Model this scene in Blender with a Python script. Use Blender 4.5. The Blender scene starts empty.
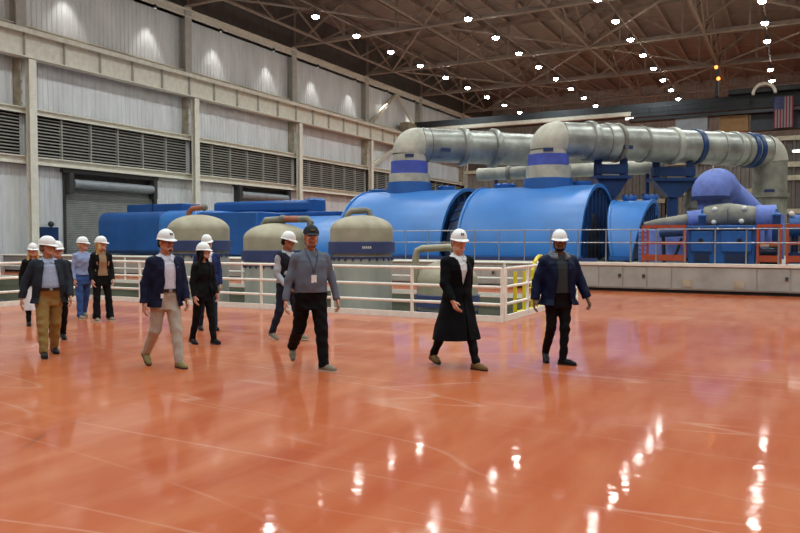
SPOT_W, WORLD_S, WASH_W = 1000.0, .12, 360.0
import bpy, math, random
import numpy as np
from mathutils import Vector, Matrix
random.seed(7); rng = np.random.default_rng(7)
SC = bpy.context.scene; COL = SC.collection
PI = math.pi
# ------------------------------------------------------------------ camera
FPX, YAW, PITCH, CAMZ = 735.0, math.radians(28.0), math.atan(27/735.0), 1.66
cam_d = bpy.data.cameras.new('camera'); cam = bpy.data.objects.new('camera', cam_d); COL.objects.link(cam)
cam.location = (0, 0, CAMZ); cam.rotation_euler = (PI/2 - PITCH, 0, YAW)
cam_d.sensor_width = 36.0; cam_d.lens = FPX/800*36; cam_d.clip_end = 400
SC.camera = cam
SC.view_settings.view_transform = 'Standard'; SC.view_settings.look = 'None'
SC.view_settings.gamma = 1.0; SC.view_settings.use_curve_mapping = False
SC.view_settings.exposure = -0.12
RT = np.array([math.cos(YAW), math.sin(YAW), 0.0]); FH = np.array([-math.sin(YAW), math.cos(YAW), 0.0]); ZU = np.array([0, 0, 1.0])
FW = FH*math.cos(PITCH) - ZU*math.sin(PITCH); UP = FH*math.sin(PITCH) + ZU*math.cos(PITCH)
def ground(px, py):
    r = FW + RT*(px-400)/FPX - UP*(py-266.5)/FPX
    return r*(-CAMZ/r[2])
def project(p):
    v = np.array(p, float) - np.array([0, 0, CAMZ]); k = v @ FW
    return (400+FPX*(v @ RT)/k, 266.5-FPX*(v @ UP)/k, k) if k > 0.1 else (-9999, -9999, k)
# ------------------------------------------------------------------ materials
def srgb(r, g, b):
    f = lambda c: (c/255/12.92) if c/255 <= .04045 else ((c/255+.055)/1.055)**2.4
    return (f(r), f(g), f(b), 1.0)
MATS = {}
def mat(name, rgb, rough=.5, metal=0.0, scale=6.0, amt=.12, bump=0.0, bscale=None, coords='Object', stretch=(1, 1, 1), spec=.5, coat=0.0):
    """procedural paint: base colour broken up by noise, with an optional fine bump"""
    if name in MATS: return MATS[name]
    m = bpy.data.materials.new(name); m.use_nodes = True; nt = m.node_tree; N = nt.nodes; L = nt.links
    b = N['Principled BSDF']; b.inputs['Roughness'].default_value = rough; b.inputs['Metallic'].default_value = metal
    b.inputs['Specular IOR Level'].default_value = spec
    if coat: b.inputs['Coat Weight'].default_value = coat; b.inputs['Coat Roughness'].default_value = .12
    tc = N.new('ShaderNodeTexCoord'); mp = N.new('ShaderNodeMapping'); mp.inputs['Scale'].default_value = stretch
    L.new(tc.outputs[coords], mp.inputs[0])
    n = N.new('ShaderNodeTexNoise'); n.inputs['Scale'].default_value = scale; n.inputs['Detail'].default_value = 5; n.inputs['Roughness'].default_value = .6
    L.new(mp.outputs[0], n.inputs['Vector'])
    c = srgb(*rgb); cr = N.new('ShaderNodeValToRGB')
    lo = tuple(max(0, v*(1-amt*2)) for v in c[:3])+(1,); hi = tuple(min(1, v*(1+amt*1.6)) for v in c[:3])+(1,)
    cr.color_ramp.elements[0].position = .3; cr.color_ramp.elements[1].position = .7
    cr.color_ramp.elements[0].color = lo; cr.color_ramp.elements[1].color = hi
    L.new(n.outputs['Fac'], cr.inputs[0]); L.new(cr.outputs[0], b.inputs['Base Color'])
    if bump:
        n2 = N.new('ShaderNodeTexNoise'); n2.inputs['Scale'].default_value = bscale or scale*6; n2.inputs['Detail'].default_value = 4
        L.new(mp.outputs[0], n2.inputs['Vector'])
        bp = N.new('ShaderNodeBump'); bp.inputs['Strength'].default_value = bump; bp.inputs['Distance'].default_value = .02
        L.new(n2.outputs['Fac'], bp.inputs['Height']); L.new(bp.outputs[0], b.inputs['Normal'])
    MATS[name] = m; return m
def emis(name, rgb, strength):
    if name in MATS: return MATS[name]
    m = bpy.data.materials.new(name); m.use_nodes = True; N = m.node_tree.nodes
    b = N['Principled BSDF']; b.inputs['Base Color'].default_value = (.8, .8, .8, 1)
    b.inputs['Emission Color'].default_value = srgb(*rgb); b.inputs['Emission Strength'].default_value = strength
    MATS[name] = m; return m

def floor_material():
    m = bpy.data.materials.new('floor_epoxy'); m.use_nodes = True; nt = m.node_tree; N = nt.nodes; L = nt.links
    b = N['Principled BSDF']; tc = N.new('ShaderNodeTexCoord')
    def noise(scale, detail=5, stretch=(1, 1, 1), rot=0, dist=0.0):
        mp = N.new('ShaderNodeMapping'); mp.inputs['Scale'].default_value = stretch; mp.inputs['Rotation'].default_value = (0, 0, rot)
        L.new(tc.outputs['Object'], mp.inputs[0]); n = N.new('ShaderNodeTexNoise'); n.inputs['Scale'].default_value = scale
        n.inputs['Detail'].default_value = detail; n.inputs['Distortion'].default_value = dist; L.new(mp.outputs[0], n.inputs['Vector']); return n.outputs['Fac']
    def ramp(src, p0, p1, c0, c1):
        r = N.new('ShaderNodeValToRGB'); r.color_ramp.elements[0].position = p0; r.color_ramp.elements[1].position = p1
        r.color_ramp.elements[0].color = c0; r.color_ramp.elements[1].color = c1; L.new(src, r.inputs[0]); return r.outputs[0]
    def mix(fac, a, bb, mode='MIX'):
        x = N.new('ShaderNodeMix'); x.data_type = 'RGBA'; x.blend_type = mode
        if isinstance(fac, float): x.inputs[0].default_value = fac
        else: L.new(fac, x.inputs[0])
        for i, v in ((6, a), (7, bb)):
            if isinstance(v, tuple): x.inputs[i].default_value = v
            else: L.new(v, x.inputs[i])
        return x.outputs[2]
    W0, W1 = (0, 0, 0, 1), (1, 1, 1, 1)
    base = ramp(noise(.35, 6), .32, .68, srgb(*FLOOR_A), srgb(*FLOOR_B))
    base = mix(ramp(noise(3.0, 10, (1, .25, 1), .5), .38, .7, W0, (.55, .55, .55, 1)), base, srgb(*FLOOR_C))
    # thin pale scuffs and scratches running across the coating
    for rot, sc, st, eps in ((.35, .5, .16, .0035), (-.55, .6, .12, .003), (1.2, .45, .2, .0035), (.1, .9, .1, .004), (.75, .8, .07, .003)):
        v = noise(sc, 1, (st, 1, 1), rot)
        sb = N.new('ShaderNodeMath'); sb.operation = 'SUBTRACT'; L.new(v, sb.inputs[0]); sb.inputs[1].default_value = .5
        ab = N.new('ShaderNodeMath'); ab.operation = 'ABSOLUTE'; L.new(sb.outputs[0], ab.inputs[0])
        line = ramp(ab.outputs[0], eps*.3, eps, W1, W0); msk = ramp(noise(.45, 3, (1, 1, 1), rot+2), .46, .6, W0, (.42, .42, .42, 1))
        mm = N.new('ShaderNodeMath'); mm.operation = 'MULTIPLY'; L.new(line, mm.inputs[0]); L.new(msk, mm.inputs[1])
        base = mix(mm.outputs[0], base, srgb(214, 172, 148))
    base = mix(ramp(noise(.8, 6, (1, 1, 1), 3.1, 1.5), .69, .74, W0, (.5, .5, .5, 1)), base, srgb(120, 72, 52))
    L.new(base, b.inputs['Base Color'])
    rr = N.new('ShaderNodeMapRange'); L.new(noise(.9, 6), rr.inputs[0]); rr.inputs[1].default_value = .3; rr.inputs[2].default_value = .7
    rr.inputs[3].default_value = .04; rr.inputs[4].default_value = .1; L.new(rr.outputs[0], b.inputs['Coat Roughness'])
    b.inputs['Roughness'].default_value = .5; b.inputs['Specular IOR Level'].default_value = .15; b.inputs['Coat Weight'].default_value = .7; b.inputs['Coat IOR'].default_value = 1.45
    bp0 = N.new('ShaderNodeBump'); bp0.inputs['Strength'].default_value = .5; bp0.inputs['Distance'].default_value = .0055
    L.new(noise(1.7, 3), bp0.inputs['Height'])
    bp = N.new('ShaderNodeBump'); bp.inputs['Strength'].default_value = .5; bp.inputs['Distance'].default_value = .0022
    L.new(noise(5.5, 3), bp.inputs['Height']); L.new(bp0.outputs[0], bp.inputs['Normal'])
    L.new(bp.outputs[0], b.inputs['Normal']); L.new(bp.outputs[0], b.inputs['Coat Normal'])
    return m
FLOOR_A, FLOOR_B, FLOOR_C = (170, 70, 24), (190, 96, 46), (200, 122, 80)

M = dict(
 floor=floor_material(),
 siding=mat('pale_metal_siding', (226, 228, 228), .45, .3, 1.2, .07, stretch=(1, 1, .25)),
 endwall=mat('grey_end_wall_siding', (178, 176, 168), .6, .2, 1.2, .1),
 siding_shade=mat('shaded_metal_siding', (104, 98, 92), .6, .2, 1.2, .1),  # siding copy with the shade above the lamps put into its colour
 greycream=mat('grey_cream_steel', (190, 188, 178), .5, 0, 3, .06),
 cream=mat('cream_painted_steel', (226, 221, 204), .5, 0, 3, .06),
 creamdirt=mat('weathered_cream_steel', (170, 160, 136), .6, 0, 2.5, .16),
 truss=mat('brown_painted_truss_steel', (150, 134, 120), .6, 0, 2, .1),
 deck=mat('brown_roof_deck', (142, 132, 124), .8, 0, 1.0, .08),
 louver=mat('grey_louver_blades', (176, 174, 164), .5, .2, 3, .08),
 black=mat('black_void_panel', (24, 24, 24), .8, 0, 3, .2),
 shutter=mat('grey_roller_shutter', (150, 152, 148), .5, .2, 2, .08),
 darkframe=mat('dark_door_frame', (62, 60, 58), .6, .1, 3, .1),
 concrete=mat('painted_concrete', (160, 162, 154), .7, 0, 1.3, .1, .15, 30),
 kerb=mat('cream_painted_kerb', (228, 222, 206), .55, 0, 3, .05),
 pitwall=mat('grey_green_pit_paint', (112, 112, 94), .6, 0, .8, .12),
 rail=mat('white_painted_pipe', (240, 236, 222), .4, 0, 6, .04),
 greyrail=mat('grey_steel_handrail', (150, 154, 158), .4, .5, 6, .06),
 blue=mat('blue_machine_paint', (50, 114, 182), .36, 0, .9, .07, .05, 8),
 blue2=mat('deep_blue_paint', (28, 84, 150), .38, 0, 1.0, .09),
 bluedk=mat('dark_blue_steel', (18, 52, 98), .45, 0, 1.5, .12),
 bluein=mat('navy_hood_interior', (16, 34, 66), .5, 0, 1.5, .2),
 violet=mat('violet_lagging_band', (70, 84, 168), .6, 0, 3, .12, .3, 20),
 lav=mat('lavender_lagging_cloth', (104, 122, 190), .7, 0, 3, .12, .35, 18),
 lag=mat('grey_lagging_cloth', (180, 174, 156), .55, .05, 1.3, .16, .5, 6),
 lagdk=mat('worn_grey_lagging', (132, 128, 114), .55, .1, 1.4, .22, .5, 6),
 tank=mat('beige_tank_lagging', (162, 153, 128), .6, .05, 2, .1, .2, 12),
 tankbody=mat('galvanised_tank_cladding', (178, 176, 164), .45, .15, 1.5, .12, stretch=(1, 1, .2)),
 tankband=mat('navy_tank_band', (58, 68, 108), .5, 0, 2, .12),
 rust=mat('rust_orange_pipe', (150, 88, 60), .6, 0, 4, .15),
 orange=mat('orange_guard_paint', (168, 68, 36), .45, 0, 4, .1),
 yellow=mat('yellow_safety_paint', (222, 198, 22), .45, 0, 4, .06),
 white=mat('white_enamel', (236, 236, 232), .35, 0, 5, .03),
 brownclad=mat('brown_corrugated_cladding', (92, 84, 78), .6, .1, 1.4, .12),
 beigeclad=mat('beige_cladding', (112, 106, 98), .6, .1, 1.4, .12),
 crane_dark=mat('dark_crane_steel', (56, 60, 64), .55, .2, 2, .12),
 tan=mat('tan_panel', (140, 104, 60), .6, 0, 2, .12),
 greybox=mat('light_grey_enclosure', (146, 150, 154), .5, .2, 2, .08),
 housing=mat('lamp_housing', (120, 120, 118), .4, .5, 6, .05),
 lens=emis('lamp_lens', (255, 252, 245), 70.0),
 tube=emis('fluorescent_tube', (250, 250, 240), 4.0),
 markblue=mat('dark_blue_marker', (30, 48, 92), .6, 0, 8, .1),
 flagred_dim=mat('dimmed_flag_red', (116, 36, 50), .8, 0, 8, .08), flagwhite_dim=mat('dimmed_flag_white', (128, 120, 120), .8, 0, 8, .05), flagblue=mat('flag_blue', (34, 44, 92), .8, 0, 8, .1),  # red and white darkened in colour for the dim light at the flag
 glow=emis('dim_lamp_lens', (250, 248, 240), 1.5),
 pipeclad=mat('aluminium_pipe_cladding', (158, 158, 148), .36, .4, 1.3, .2, .3, 5),
 rubber=mat('black_rubber', (30, 30, 30), .7, 0, 6, .2), amber=emis('amber_beacon', (255, 150, 40), 3.0),
)
# ------------------------------------------------------------------ mesh builder
def frame(d):
    d = np.array(d, float); d = d/np.linalg.norm(d)
    a = np.array([0, 0, 1.0]) if abs(d[2]) < .9 else np.array([1.0, 0, 0])
    u = np.cross(a, d); u /= np.linalg.norm(u); return u, np.cross(d, u), d
class MB:
    def __init__(s): s.v = []; s.f = []; s.mi = []; s.m = 0
    def add(s, vs, fs):
        o = len(s.v); s.v += [tuple(map(float, p)) for p in vs]; s.f += [tuple(i+o for i in f) for f in fs]; s.mi += [s.m]*len(fs); return s
    def box(s, x0, x1, y0, y1, z0, z1):
        return s.add([(x0,y0,z0),(x1,y0,z0),(x1,y1,z0),(x0,y1,z0),(x0,y0,z1),(x1,y0,z1),(x1,y1,z1),(x0,y1,z1)],
                     [(0,3,2,1),(4,5,6,7),(0,1,5,4),(1,2,6,5),(2,3,7,6),(3,0,4,7)])
    def bar(s, p0, p1, w, h=None, up=None):
        """rectangular bar from p0 to p1"""
        h = h or w; p0 = np.array(p0, float); p1 = np.array(p1, float); u, v, d = frame(p1-p0)
        if abs(d[2]) < .999:
            u = np.cross(np.array([0, 0, 1.0]), d); u /= np.linalg.norm(u); v = np.cross(d, u)
        c = [p + u*a*w/2 + v*b*h/2 for p in (p0, p1) for a, b in ((-1,-1),(1,-1),(1,1),(-1,1))]
        return s.add(c, [(3,2,1,0),(4,5,6,7),(0,1,5,4),(1,2,6,5),(2,3,7,6),(3,0,4,7)])
    def tube(s, pts, r, n=10, cap=True):
        pts = [np.array(p, float) for p in pts]; k = len(pts)
        rs = list(r) if hasattr(r, '__len__') else [r]*k
        t = [pts[min(i+1, k-1)]-pts[max(i-1, 0)] for i in range(k)]
        u, v, d = frame(t[0]); vs = []
        for i in range(k):
            d = t[i]/np.linalg.norm(t[i]); u = u - d*(u @ d); u /= np.linalg.norm(u); v = np.cross(d, u)
            vs += [pts[i] + rs[i]*(u*math.cos(2*PI*j/n)+v*math.sin(2*PI*j/n)) for j in range(n)]
        fs = [(i*n+j, i*n+(j+1) % n, (i+1)*n+(j+1) % n, (i+1)*n+j) for i in range(k-1) for j in range(n)]
        if cap: fs += [tuple(range(n-1, -1, -1)), tuple((k-1)*n+j for j in range(n))]
        return s.add(vs, fs)
    def cyl(s, p0, p1, r0, r1=None, n=24): return s.tube([p0, p1], [r0, r0 if r1 is None else r1], n)
    def lathe(s, c, prof, n=32, axis=(0, 0, 1), a0=0, a1=2*PI):
        """profile [(r, h)] turned about axis through c"""
        c = np.array(c, float); u, v, d = frame(axis); vs = []; full = abs(a1-a0-2*PI) < 1e-6; m = n if full else n+1
        for r, h in prof: vs += [c + d*h + r*(u*math.cos(a0+(a1-a0)*j/n)+v*math.sin(a0+(a1-a0)*j/n)) for j in range(m)]
        fs = [(i*m+j, i*m+(j+1) % m, (i+1)*m+(j+1) % m, (i+1)*m+j) for i in range(len(prof)-1) for j in range(n)]
        return s.add(vs, fs)
    def prism(s, poly, axis, a, b):
        """polygon (pairs) extruded along axis 'x','y','z' from a to b"""
        def P(p, t): return {'x': (t, p[0], p[1]), 'y': (p[0], t, p[1]), 'z': (p[0], p[1], t)}[axis]
        n = len(poly); vs = [P(p, a) for p in poly]+[P(p, b) for p in poly]
        return s.add(vs, [tuple(range(n-1, -1, -1)), tuple(range(n, 2*n))]+[(i, (i+1) % n, n+(i+1) % n, n+i) for i in range(n)])
    def sphere(s, c, r, n=16, rz=None):
        rz = rz or r; return s.lathe(c, [(max(1e-4, r*math.cos(a)), rz*math.sin(a)) for a in np.linspace(-PI/2, PI/2, n//2+1)], n)
    def build(s, name, mats, parent=None, sharp=35, bevel=0):
        if not isinstance(mats, (list, tuple)): mats = [mats]
        me = bpy.data.meshes.new(name); me.from_pydata(s.v, [], s.f)
        for m_ in mats: me.materials.append(m_)
        me.polygons.foreach_set('material_index', s.mi)
        me.polygons.foreach_set('use_smooth', [True]*len(s.f)); me.update()
        import bmesh
        bm = bmesh.new(); bm.from_mesh(me); bmesh.ops.recalc_face_normals(bm, faces=bm.faces); bm.to_mesh(me); bm.free()
        me.set_sharp_from_angle(angle=math.radians(sharp))
        o = bpy.data.objects.new(name, me); COL.objects.link(o)
        if parent is not None: o.parent = parent
        if bevel:
            b = o.modifiers.new('bevel', 'BEVEL'); b.width = bevel; b.segments = 2; b.limit_method = 'ANGLE'
        return o
def tag(o, label=None, cat=None, group=None, kind=None):
    if label:
        o["label"] = label
        if len(label.replace("-", " ").split()) > 16: print("LONGLABEL", len(label.split()), label)
    if cat: o['category'] = cat
    if group: o['group'] = group
    if kind: o['kind'] = kind
    return o
def thing(name, label, cat, loc=(0, 0, 0), rz=0, group=None):
    o = bpy.data.objects.new(name, None); COL.objects.link(o); o.location = loc; o.rotation_euler = (0, 0, rz); o.empty_display_size = .2
    return tag(o, label, cat, group)
def struct(o): o['kind'] = 'structure'; return o
def L_(p, root): return np.array(p, float) - np.array(root.location)
def copy_tree(o, parent=None):
    c = o.copy(); COL.objects.link(c)
    if parent is not None: c.parent = parent
    for ch in o.children: copy_tree(ch, c)
    return c
ORD = ['first', 'second', 'third', 'fourth', 'fifth', 'sixth', 'seventh', 'eighth', 'ninth', 'tenth', 'eleventh', 'twelfth', 'thirteenth', 'fourteenth']
def wpart(mb, name, m, parent, **k):
    """part whose vertices were laid out in hall coordinates"""
    off = np.zeros(3); q = parent
    while q is not None: off += np.array(q.location); q = q.parent
    mb.v = [(a-off[0], b-off[1], c-off[2]) for a, b, c in mb.v]
    return mb.build(name, m, parent, **k)
# ================================================================== THE HALL
WX, YB, ZR = -37.0, 97.0, 21.0        # left wall, far wall, roof deck
PITY0, PITY1, PITX1, PITX0, PITYL = 14.0, 19.9, -5.15, -17.3, 7.0   # equipment pit
b = MB()                                # floor with the pit left open
b.box(PITX1, 26, -14, YB, -.3, 0); b.box(WX, PITX1, PITY1, YB, -.3, 0)
b.box(PITX0, PITX1, -14, PITY0, -.3, 0); b.box(WX, PITX0, -14, PITYL, -.3, 0)
struct(b.build('floor', M['floor']))
b = MB()
b.box(WX, PITX1, PITYL, PITY1, -3.3, -3.0)
b.box(PITX1-.002, PITX1+.2, PITY0, PITY1, -3, -.3); b.box(WX, PITX1, PITY1-.002, PITY1+.2, -3, -.3)
b.box(PITX0, PITX1, PITY0-.2, PITY0+.002, -3, -.3); b.box(PITX0-.002, PITX0+.2, PITYL, PITY0, -3, -.3); b.box(WX, PITX0, PITYL-.2, PITYL+.002, -3, -.3)
# painted lip of the opening, the full depth of the slab
b.box(PITX1-.02, PITX1, PITY0, PITY1, -.3, -.01); b.box(WX, PITX1, PITY1-.02, PITY1, -.3, -.01); b.box(PITX0, PITX1, PITY0, PITY0+.02, -.3, -.01)
struct(b.build('pit', M['pitwall']))
def corr_y(mb, X, y0, y1, z0, z1, pitch=.32, dep=.032):
    ys = [y0]; xs = [X]; y = y0
    prof = ((.0, 0), (.5, 0), (.6, 1), (.9, 1), (1.0, 0))
    while y < y1-1e-6:
        for t, h in prof[1:]:
            if y+t*pitch > y1: break
            ys.append(y+t*pitch); xs.append(X+h*dep)
        y += pitch
    ys.append(y1); xs.append(X)
    n = len(ys); mb.add([(xs[i], ys[i], z0) for i in range(n)]+[(xs[i], ys[i], z1) for i in range(n)], [(i, i+1, n+i+1, n+i) for i in range(n-1)])
    mb.box(X-.2, X-.02, y0, y1, z0, z1)
def corr_x(mb, Y, x0, x1, z0, z1, pitch=.4, dep=.07):
    t = MB(); corr_y(t, 0, x0, x1, z0, z1, pitch, dep)
    o = len(mb.v); mb.v += [(p[1], Y-p[0], p[2]) for p in t.v]; mb.f += [tuple(i+o for i in f) for f in t.f]; mb.mi += [mb.m]*len(t.f)
COLY = [25.85, 38.2, 50.3, 62.1, 73.8, 85.8]
DOORS = [(28.4, 35.0, 5.5), (43.1, 49.5, 5.65)]
b = MB()
segs = [(2, 28.4), (35.0, 43.1), (49.5, YB)]
for y0, y1 in segs: corr_y(b, WX, y0, y1, 0, 6.0)
for y0, y1, z in DOORS: corr_y(b, WX, y0, y1, z, 6.0)
corr_y(b, WX, 2, YB, 6.0, 17.3)
b.m = 1; corr_y(b, WX, 2, YB, 17.3, ZR)  # top strip of wall takes the siding colour with painted shade
struct(b.build('wall_left', [M['siding'], M['siding_shade']]))
b = MB(); corr_x(b, YB, WX, 26, 9.0, ZR, .5, .09); b.m = 1; corr_x(b, YB, WX, 26, 0, 9.0, .5, .09)
struct(b.build('wall_back', [M['endwall'], M['beigeclad']]))
b = MB(); b.box(WX, 26, 2, YB, ZR, ZR+.2)
for y in np.arange(4, YB, 6): b.box(WX, 26, y, y+.1, ZR-.05, ZR)
struct(b.build('ceiling', M['deck']))
b = MB()
for x in np.arange(-34.5, 25, 2.45): b.box(x-.07, x+.07, 20, YB, ZR-.34, ZR-.1); b.box(x-.13, x+.13, 20, YB, ZR-.37, ZR-.34)
struct(b.build('trim_1', M['truss']))                 # roof purlins
# girts of the left wall
b = MB()
for z0, z1, xo in ((5.75, 6.2, .32), (8.45, 8.8, .36), (12.95, 13.2, .3), (16.75, 17.3, .5)):
    b.box(WX, WX+xo, 2, YB-.3, z0, z1); b.box(WX, WX+xo+.14, 2, YB-.3, z1-.07, z1); b.box(WX, WX+xo+.14, 2, YB-.3, z0, z0+.07)
struct(b.build('trim_2', M['cream']))
# roller doors
for i, (y0, y1, z) in enumerate(DOORS):
    b = MB(); zs = np.arange(0, z-.55, .11)
    pts = []
    for q in zs: pts += [(WX-.02, q), (WX+.02, q+.03), (WX+.02, q+.08)]
    n = len(pts); b.add([(p[0], y0, p[1]) for p in pts]+[(p[0], y1, p[1]) for p in pts], [(k, k+1, n+k+1, n+k) for k in range(n-1)])
    d = struct(b.build('door_%d' % (i+1), M['shutter']))
    b = MB(); b.box(WX-.2, WX-.1, y0, y1, z-1.2, z); b.box(WX, WX+.16, y0-.1, y0, 0, z+.1); b.box(WX, WX+.16, y1, y1+.28, 0, z+.1); b.box(WX, WX+.3, y0-.28, y1+.28, z, z+.25)
    b.build('door_frame', M['darkframe'], d)
    b = MB(); b.cyl((WX+.3, y0+.35, z-.62), (WX+.3, y1-.3, z-.62), .27); b.build('roller_drum', M['greybox'], d)
    b = MB(); b.box(WX, WX+.5, y0, y0+.3, z-1.2, z); b.box(WX, WX+.5, y1-.28, y1, z-1.2, z); b.build('drum_bracket', M['darkframe'], d)
    b = MB(); b.box(WX, WX+.09, y0, y1, 0, .18); b.build('bottom_bar', M['darkframe'], d)
b = MB(); b.box(WX+.08, WX+.16, 20.6, 24.1, 0, 3.3); d3 = struct(b.build('door_3', M['blue2']))
b = MB(); b.box(WX+.1, WX+.24, 23.95, 24.25, 0, 3.5); b.box(WX+.1, WX+.24, 20.4, 24.25, 3.3, 3.5); b.build('door_frame', M['blue2'], d3)
# ------------------------------------------------------------------ columns, girder, braces
CX = -36.3
names = ['leftmost tall cream crane column, by the blue door edge', 'second tall cream crane column from the left, between the two roller doors', 'third cream crane column from the left, past the second roller door',
         'fourth cream crane column from the left, just left of the big grey riser', 'fifth cream crane column from the left, mostly behind the grey pipe', 'farthest cream crane column along the left wall']
for i, y in enumerate(COLY):
    t = thing('crane_column', names[i], 'column', (CX, y, 0))
    b = MB(); b.box(-.04, .04, -.2, .2, 0, 11.3); b.box(.04, .24, -.03, .03, 0, 11.3); b.box(.24, .27, -.22, .22, 0, 11.3); b.box(-.07, -.04, -.22, .22, 0, 11.3); b.build('shaft', M['cream'], t)
    b = MB(); b.box(-.3, .4, -.4, .4, 0, .06); b.build('base_plate', M['creamdirt'], t)
    b = MB(); b.prism([(-.75, 8.8), (-.07, 8.8), (-.07, 11.3), (-.75, 11.3)], 'y', -.5, -.46)
    for q in range(4):
        z = 8.9+q*.6; b.bar((-.75, -.44, z), (-.07, -.44, z+.6), .07, .05); b.bar((-.07, -.42, z), (-.75, -.42, z+.6), .07, .05)
    b.build('lacing', M['creamdirt'], t)
    t2 = thing('wall_column', ['leftmost', 'second', 'third', 'fourth', 'fifth', 'farthest'][i]+' grey upper wall column standing above the long girder', 'column', (WX+.3, y-.35, 12.95))
    b = MB(); b.box(-.25, .25, -.03, .03, 0, 4.5); b.box(.25, .3, -.3, .3, 0, 4.5); b.box(-.28, -.25, -.3, .3, 0, 4.5); b.build('shaft', M['greycream'], t2)
t = thing('crane_girder', 'long cream plate girder with stiffeners carrying the crane along the left wall', 'girder', (CX, 2, 11.35))
b = MB(); b.box(-.05, .05, 2-2, 94, .06, 1.4); b.build('web', M['cream'], t)
b = MB(); b.box(-.42, .42, 0, 94, 1.4, 1.5); b.box(.36, .42, 0, 94, 1.24, 1.4); b.build('top_flange', M['cream'], t)
b = MB(); b.box(-.3, .3, 0, 94, 0, .06); b.build('bottom_flange', M['cream'], t)
b = MB(); b.box(-.05, .05, 0, 94, 1.5, 1.62); b.build('crane_rail', M['creamdirt'], t)
for k in range(39):
    y = k*2.43+1.6
    if y < 94: b = MB(); b.box(.05, .24, y-.02, y+.02, .06, 1.4); b.build('stiffener', M['greycream'], t)
t = thing('wall_brace', 'cream inverted V brace above the girder near the grey riser', 'brace', (WX+.4, 68, 13))
for s in (-1, 1): b = MB(); b.bar((0, s*5.6, 0), (0, s*.3, 3.7), .32, .1); b.bar((.1, s*5.2, 0), (.1, s*.0, 3.7), .12, .1); b.build('diagonal', M['cream'], t)
t = thing('wall_brace', 'cream diagonal brace under the girder beside the grey riser', 'brace', (WX+.4, 62, 8.8))
b = MB(); b.bar((0, .4, 0), (0, 6, 2.6), .3, .1); b.bar((.1, .9, 0), (.1, 6.5, 2.6), .12, .1); b.build('diagonal', M['cream'], t)
# ------------------------------------------------------------------ louvres: one panel per bay
edges = [14]+COLY+[96.5]; bay = ['at the far left edge, before the first column', 'above the first roller door', 'above the second roller door', 'right of the second roller door', 'beside the grey riser', 'behind the horizontal grey pipe', 'farthest along the left wall']
for i in range(len(edges)-1):
    y0, y1 = edges[i]+.25, edges[i+1]-.25
    t = thing('wall_louver', 'dark horizontal louver band '+bay[i], 'louver', (WX+.1, y0, 6.2))
    b = MB(); b.box(-.02, .02, 0, y1-y0, 0, 2.25); b.build('backing', M['black'], t)
    b = MB()
    for k in range(12): z = .1+k*.18; b.add([(.05, 0, z+.05), (.2, 0, z), (.2, y1-y0, z), (.05, y1-y0, z+.05), (.05, 0, z+.09), (.2, 0, z+.045), (.2, y1-y0, z+.045), (.05, y1-y0, z+.09)], [(0,1,2,3),(4,7,6,5),(1,5,6,2),(0,4,5,1),(3,2,6,7)])
    b.build('louver_blades', M['louver'], t)
    for k in range(1, 6):
        y = (y1-y0)*k/6; b = MB(); b.box(.02, .23, y-.035, y+.035, 0, 2.25); b.build('mullion', M['louver'], t)
t = thing('wall_fan_box', 'dark blue panel with a round siren, on the wall behind the left man', 'control box', (WX+.2, 26.8, 1.3))
b = MB(); b.box(-.1, .12, -.1, .95, 0, 1.05); b.build('panel', M['bluedk'], t)
b = MB(); b.sphere((.15, .45, 1.22), .17, 14); b.build('siren', M['crane_dark'], t)
# ------------------------------------------------------------------ roof trusses
TZ0, TZ1 = 17.5, 20.6
tn = ['nearest roof truss, cutting the top left corner', 'second roof truss, its bottom chord leaving the wall above the third column', 'third roof truss from the front', 'fourth roof truss from the front', 'fifth roof truss from the front', 'farthest roof truss, in front of the end wall']
for i, y in enumerate(COLY):
    t = thing('roof_truss', 'brown steel '+tn[i], 'truss', (-36.4, y-.35, TZ0))
    H = TZ1-TZ0; Lx = 62.0
    b = MB(); b.box(0, Lx, -.17, .17, -.02, .05); b.box(0, Lx, -.03, .03, .05, .32); b.build('bottom_chord', M['truss'], t)
    b = MB(); b.box(0, Lx, -.16, .16, H-.05, H); b.box(0, Lx, -.03, .03, H-.3, H-.05); b.build('top_chord', M['truss'], t)
    n = 13; w = Lx/n; 
    for k in range(n+1): vm = MB(); vm.bar((k*w, 0, 0), (k*w, 0, H), .16, .16); vm.build('vertical_member', M['truss'], t)
    for k in range(n):
        a, c = ((k*w, H), ((k+1)*w, 0)) if k % 2 else ((k*w, 0), ((k+1)*w, H))
        bd = MB(); bd.bar((a[0], .06, a[1]), (c[0], .06, c[1]), .15, .15); bd.build('diagonal_member', M['truss'], t)
LX = [-33.6, -24.4, -15.1, -6.2, 2.9, 12.0]
ln = ['nearest the left wall', 'second from the left wall', 'third from the left wall', 'over the middle of the hall', 'right of the middle of the hall', 'far right of the hall']
for i, x in enumerate(LX):
    t = thing('sway_brace', 'long brown lattice brace between roof trusses, the one '+ln[i], 'truss', (x, 26, TZ0))
    H = TZ1-TZ0; b = MB(); b.box(-.09, .09, -6, 60, .05, .2); b.build('bottom_chord', M['truss'], t)
    b = MB()
    for k in range(-1, 10):
        y = k*6.0-.35; b.bar((0, y, .1), (0, y+6, H-.1), .11, .11); b.bar((.08, y+6, .1), (.08, y, H-.1), .11, .11)
    b.build('cross_braces', M['truss'], t)
t = thing('plan_bracing', 'thin brown diagonal rods crossing at bottom chord level of the roof', 'bracing', (0, 26, TZ0))
b = MB()
for k in range(5):
    for j, x in enumerate(LX[:-1]):
        y = k*12-.35; x1 = LX[j+1]
        if (k+j) % 2: b.bar((x, y, .12), (x1, y+12, .12), .12, .12)
        else: b.bar((x1, y, .12), (x, y+12, .12), .12, .12)
b.build('bracing_rods', M['truss'], t)
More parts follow.
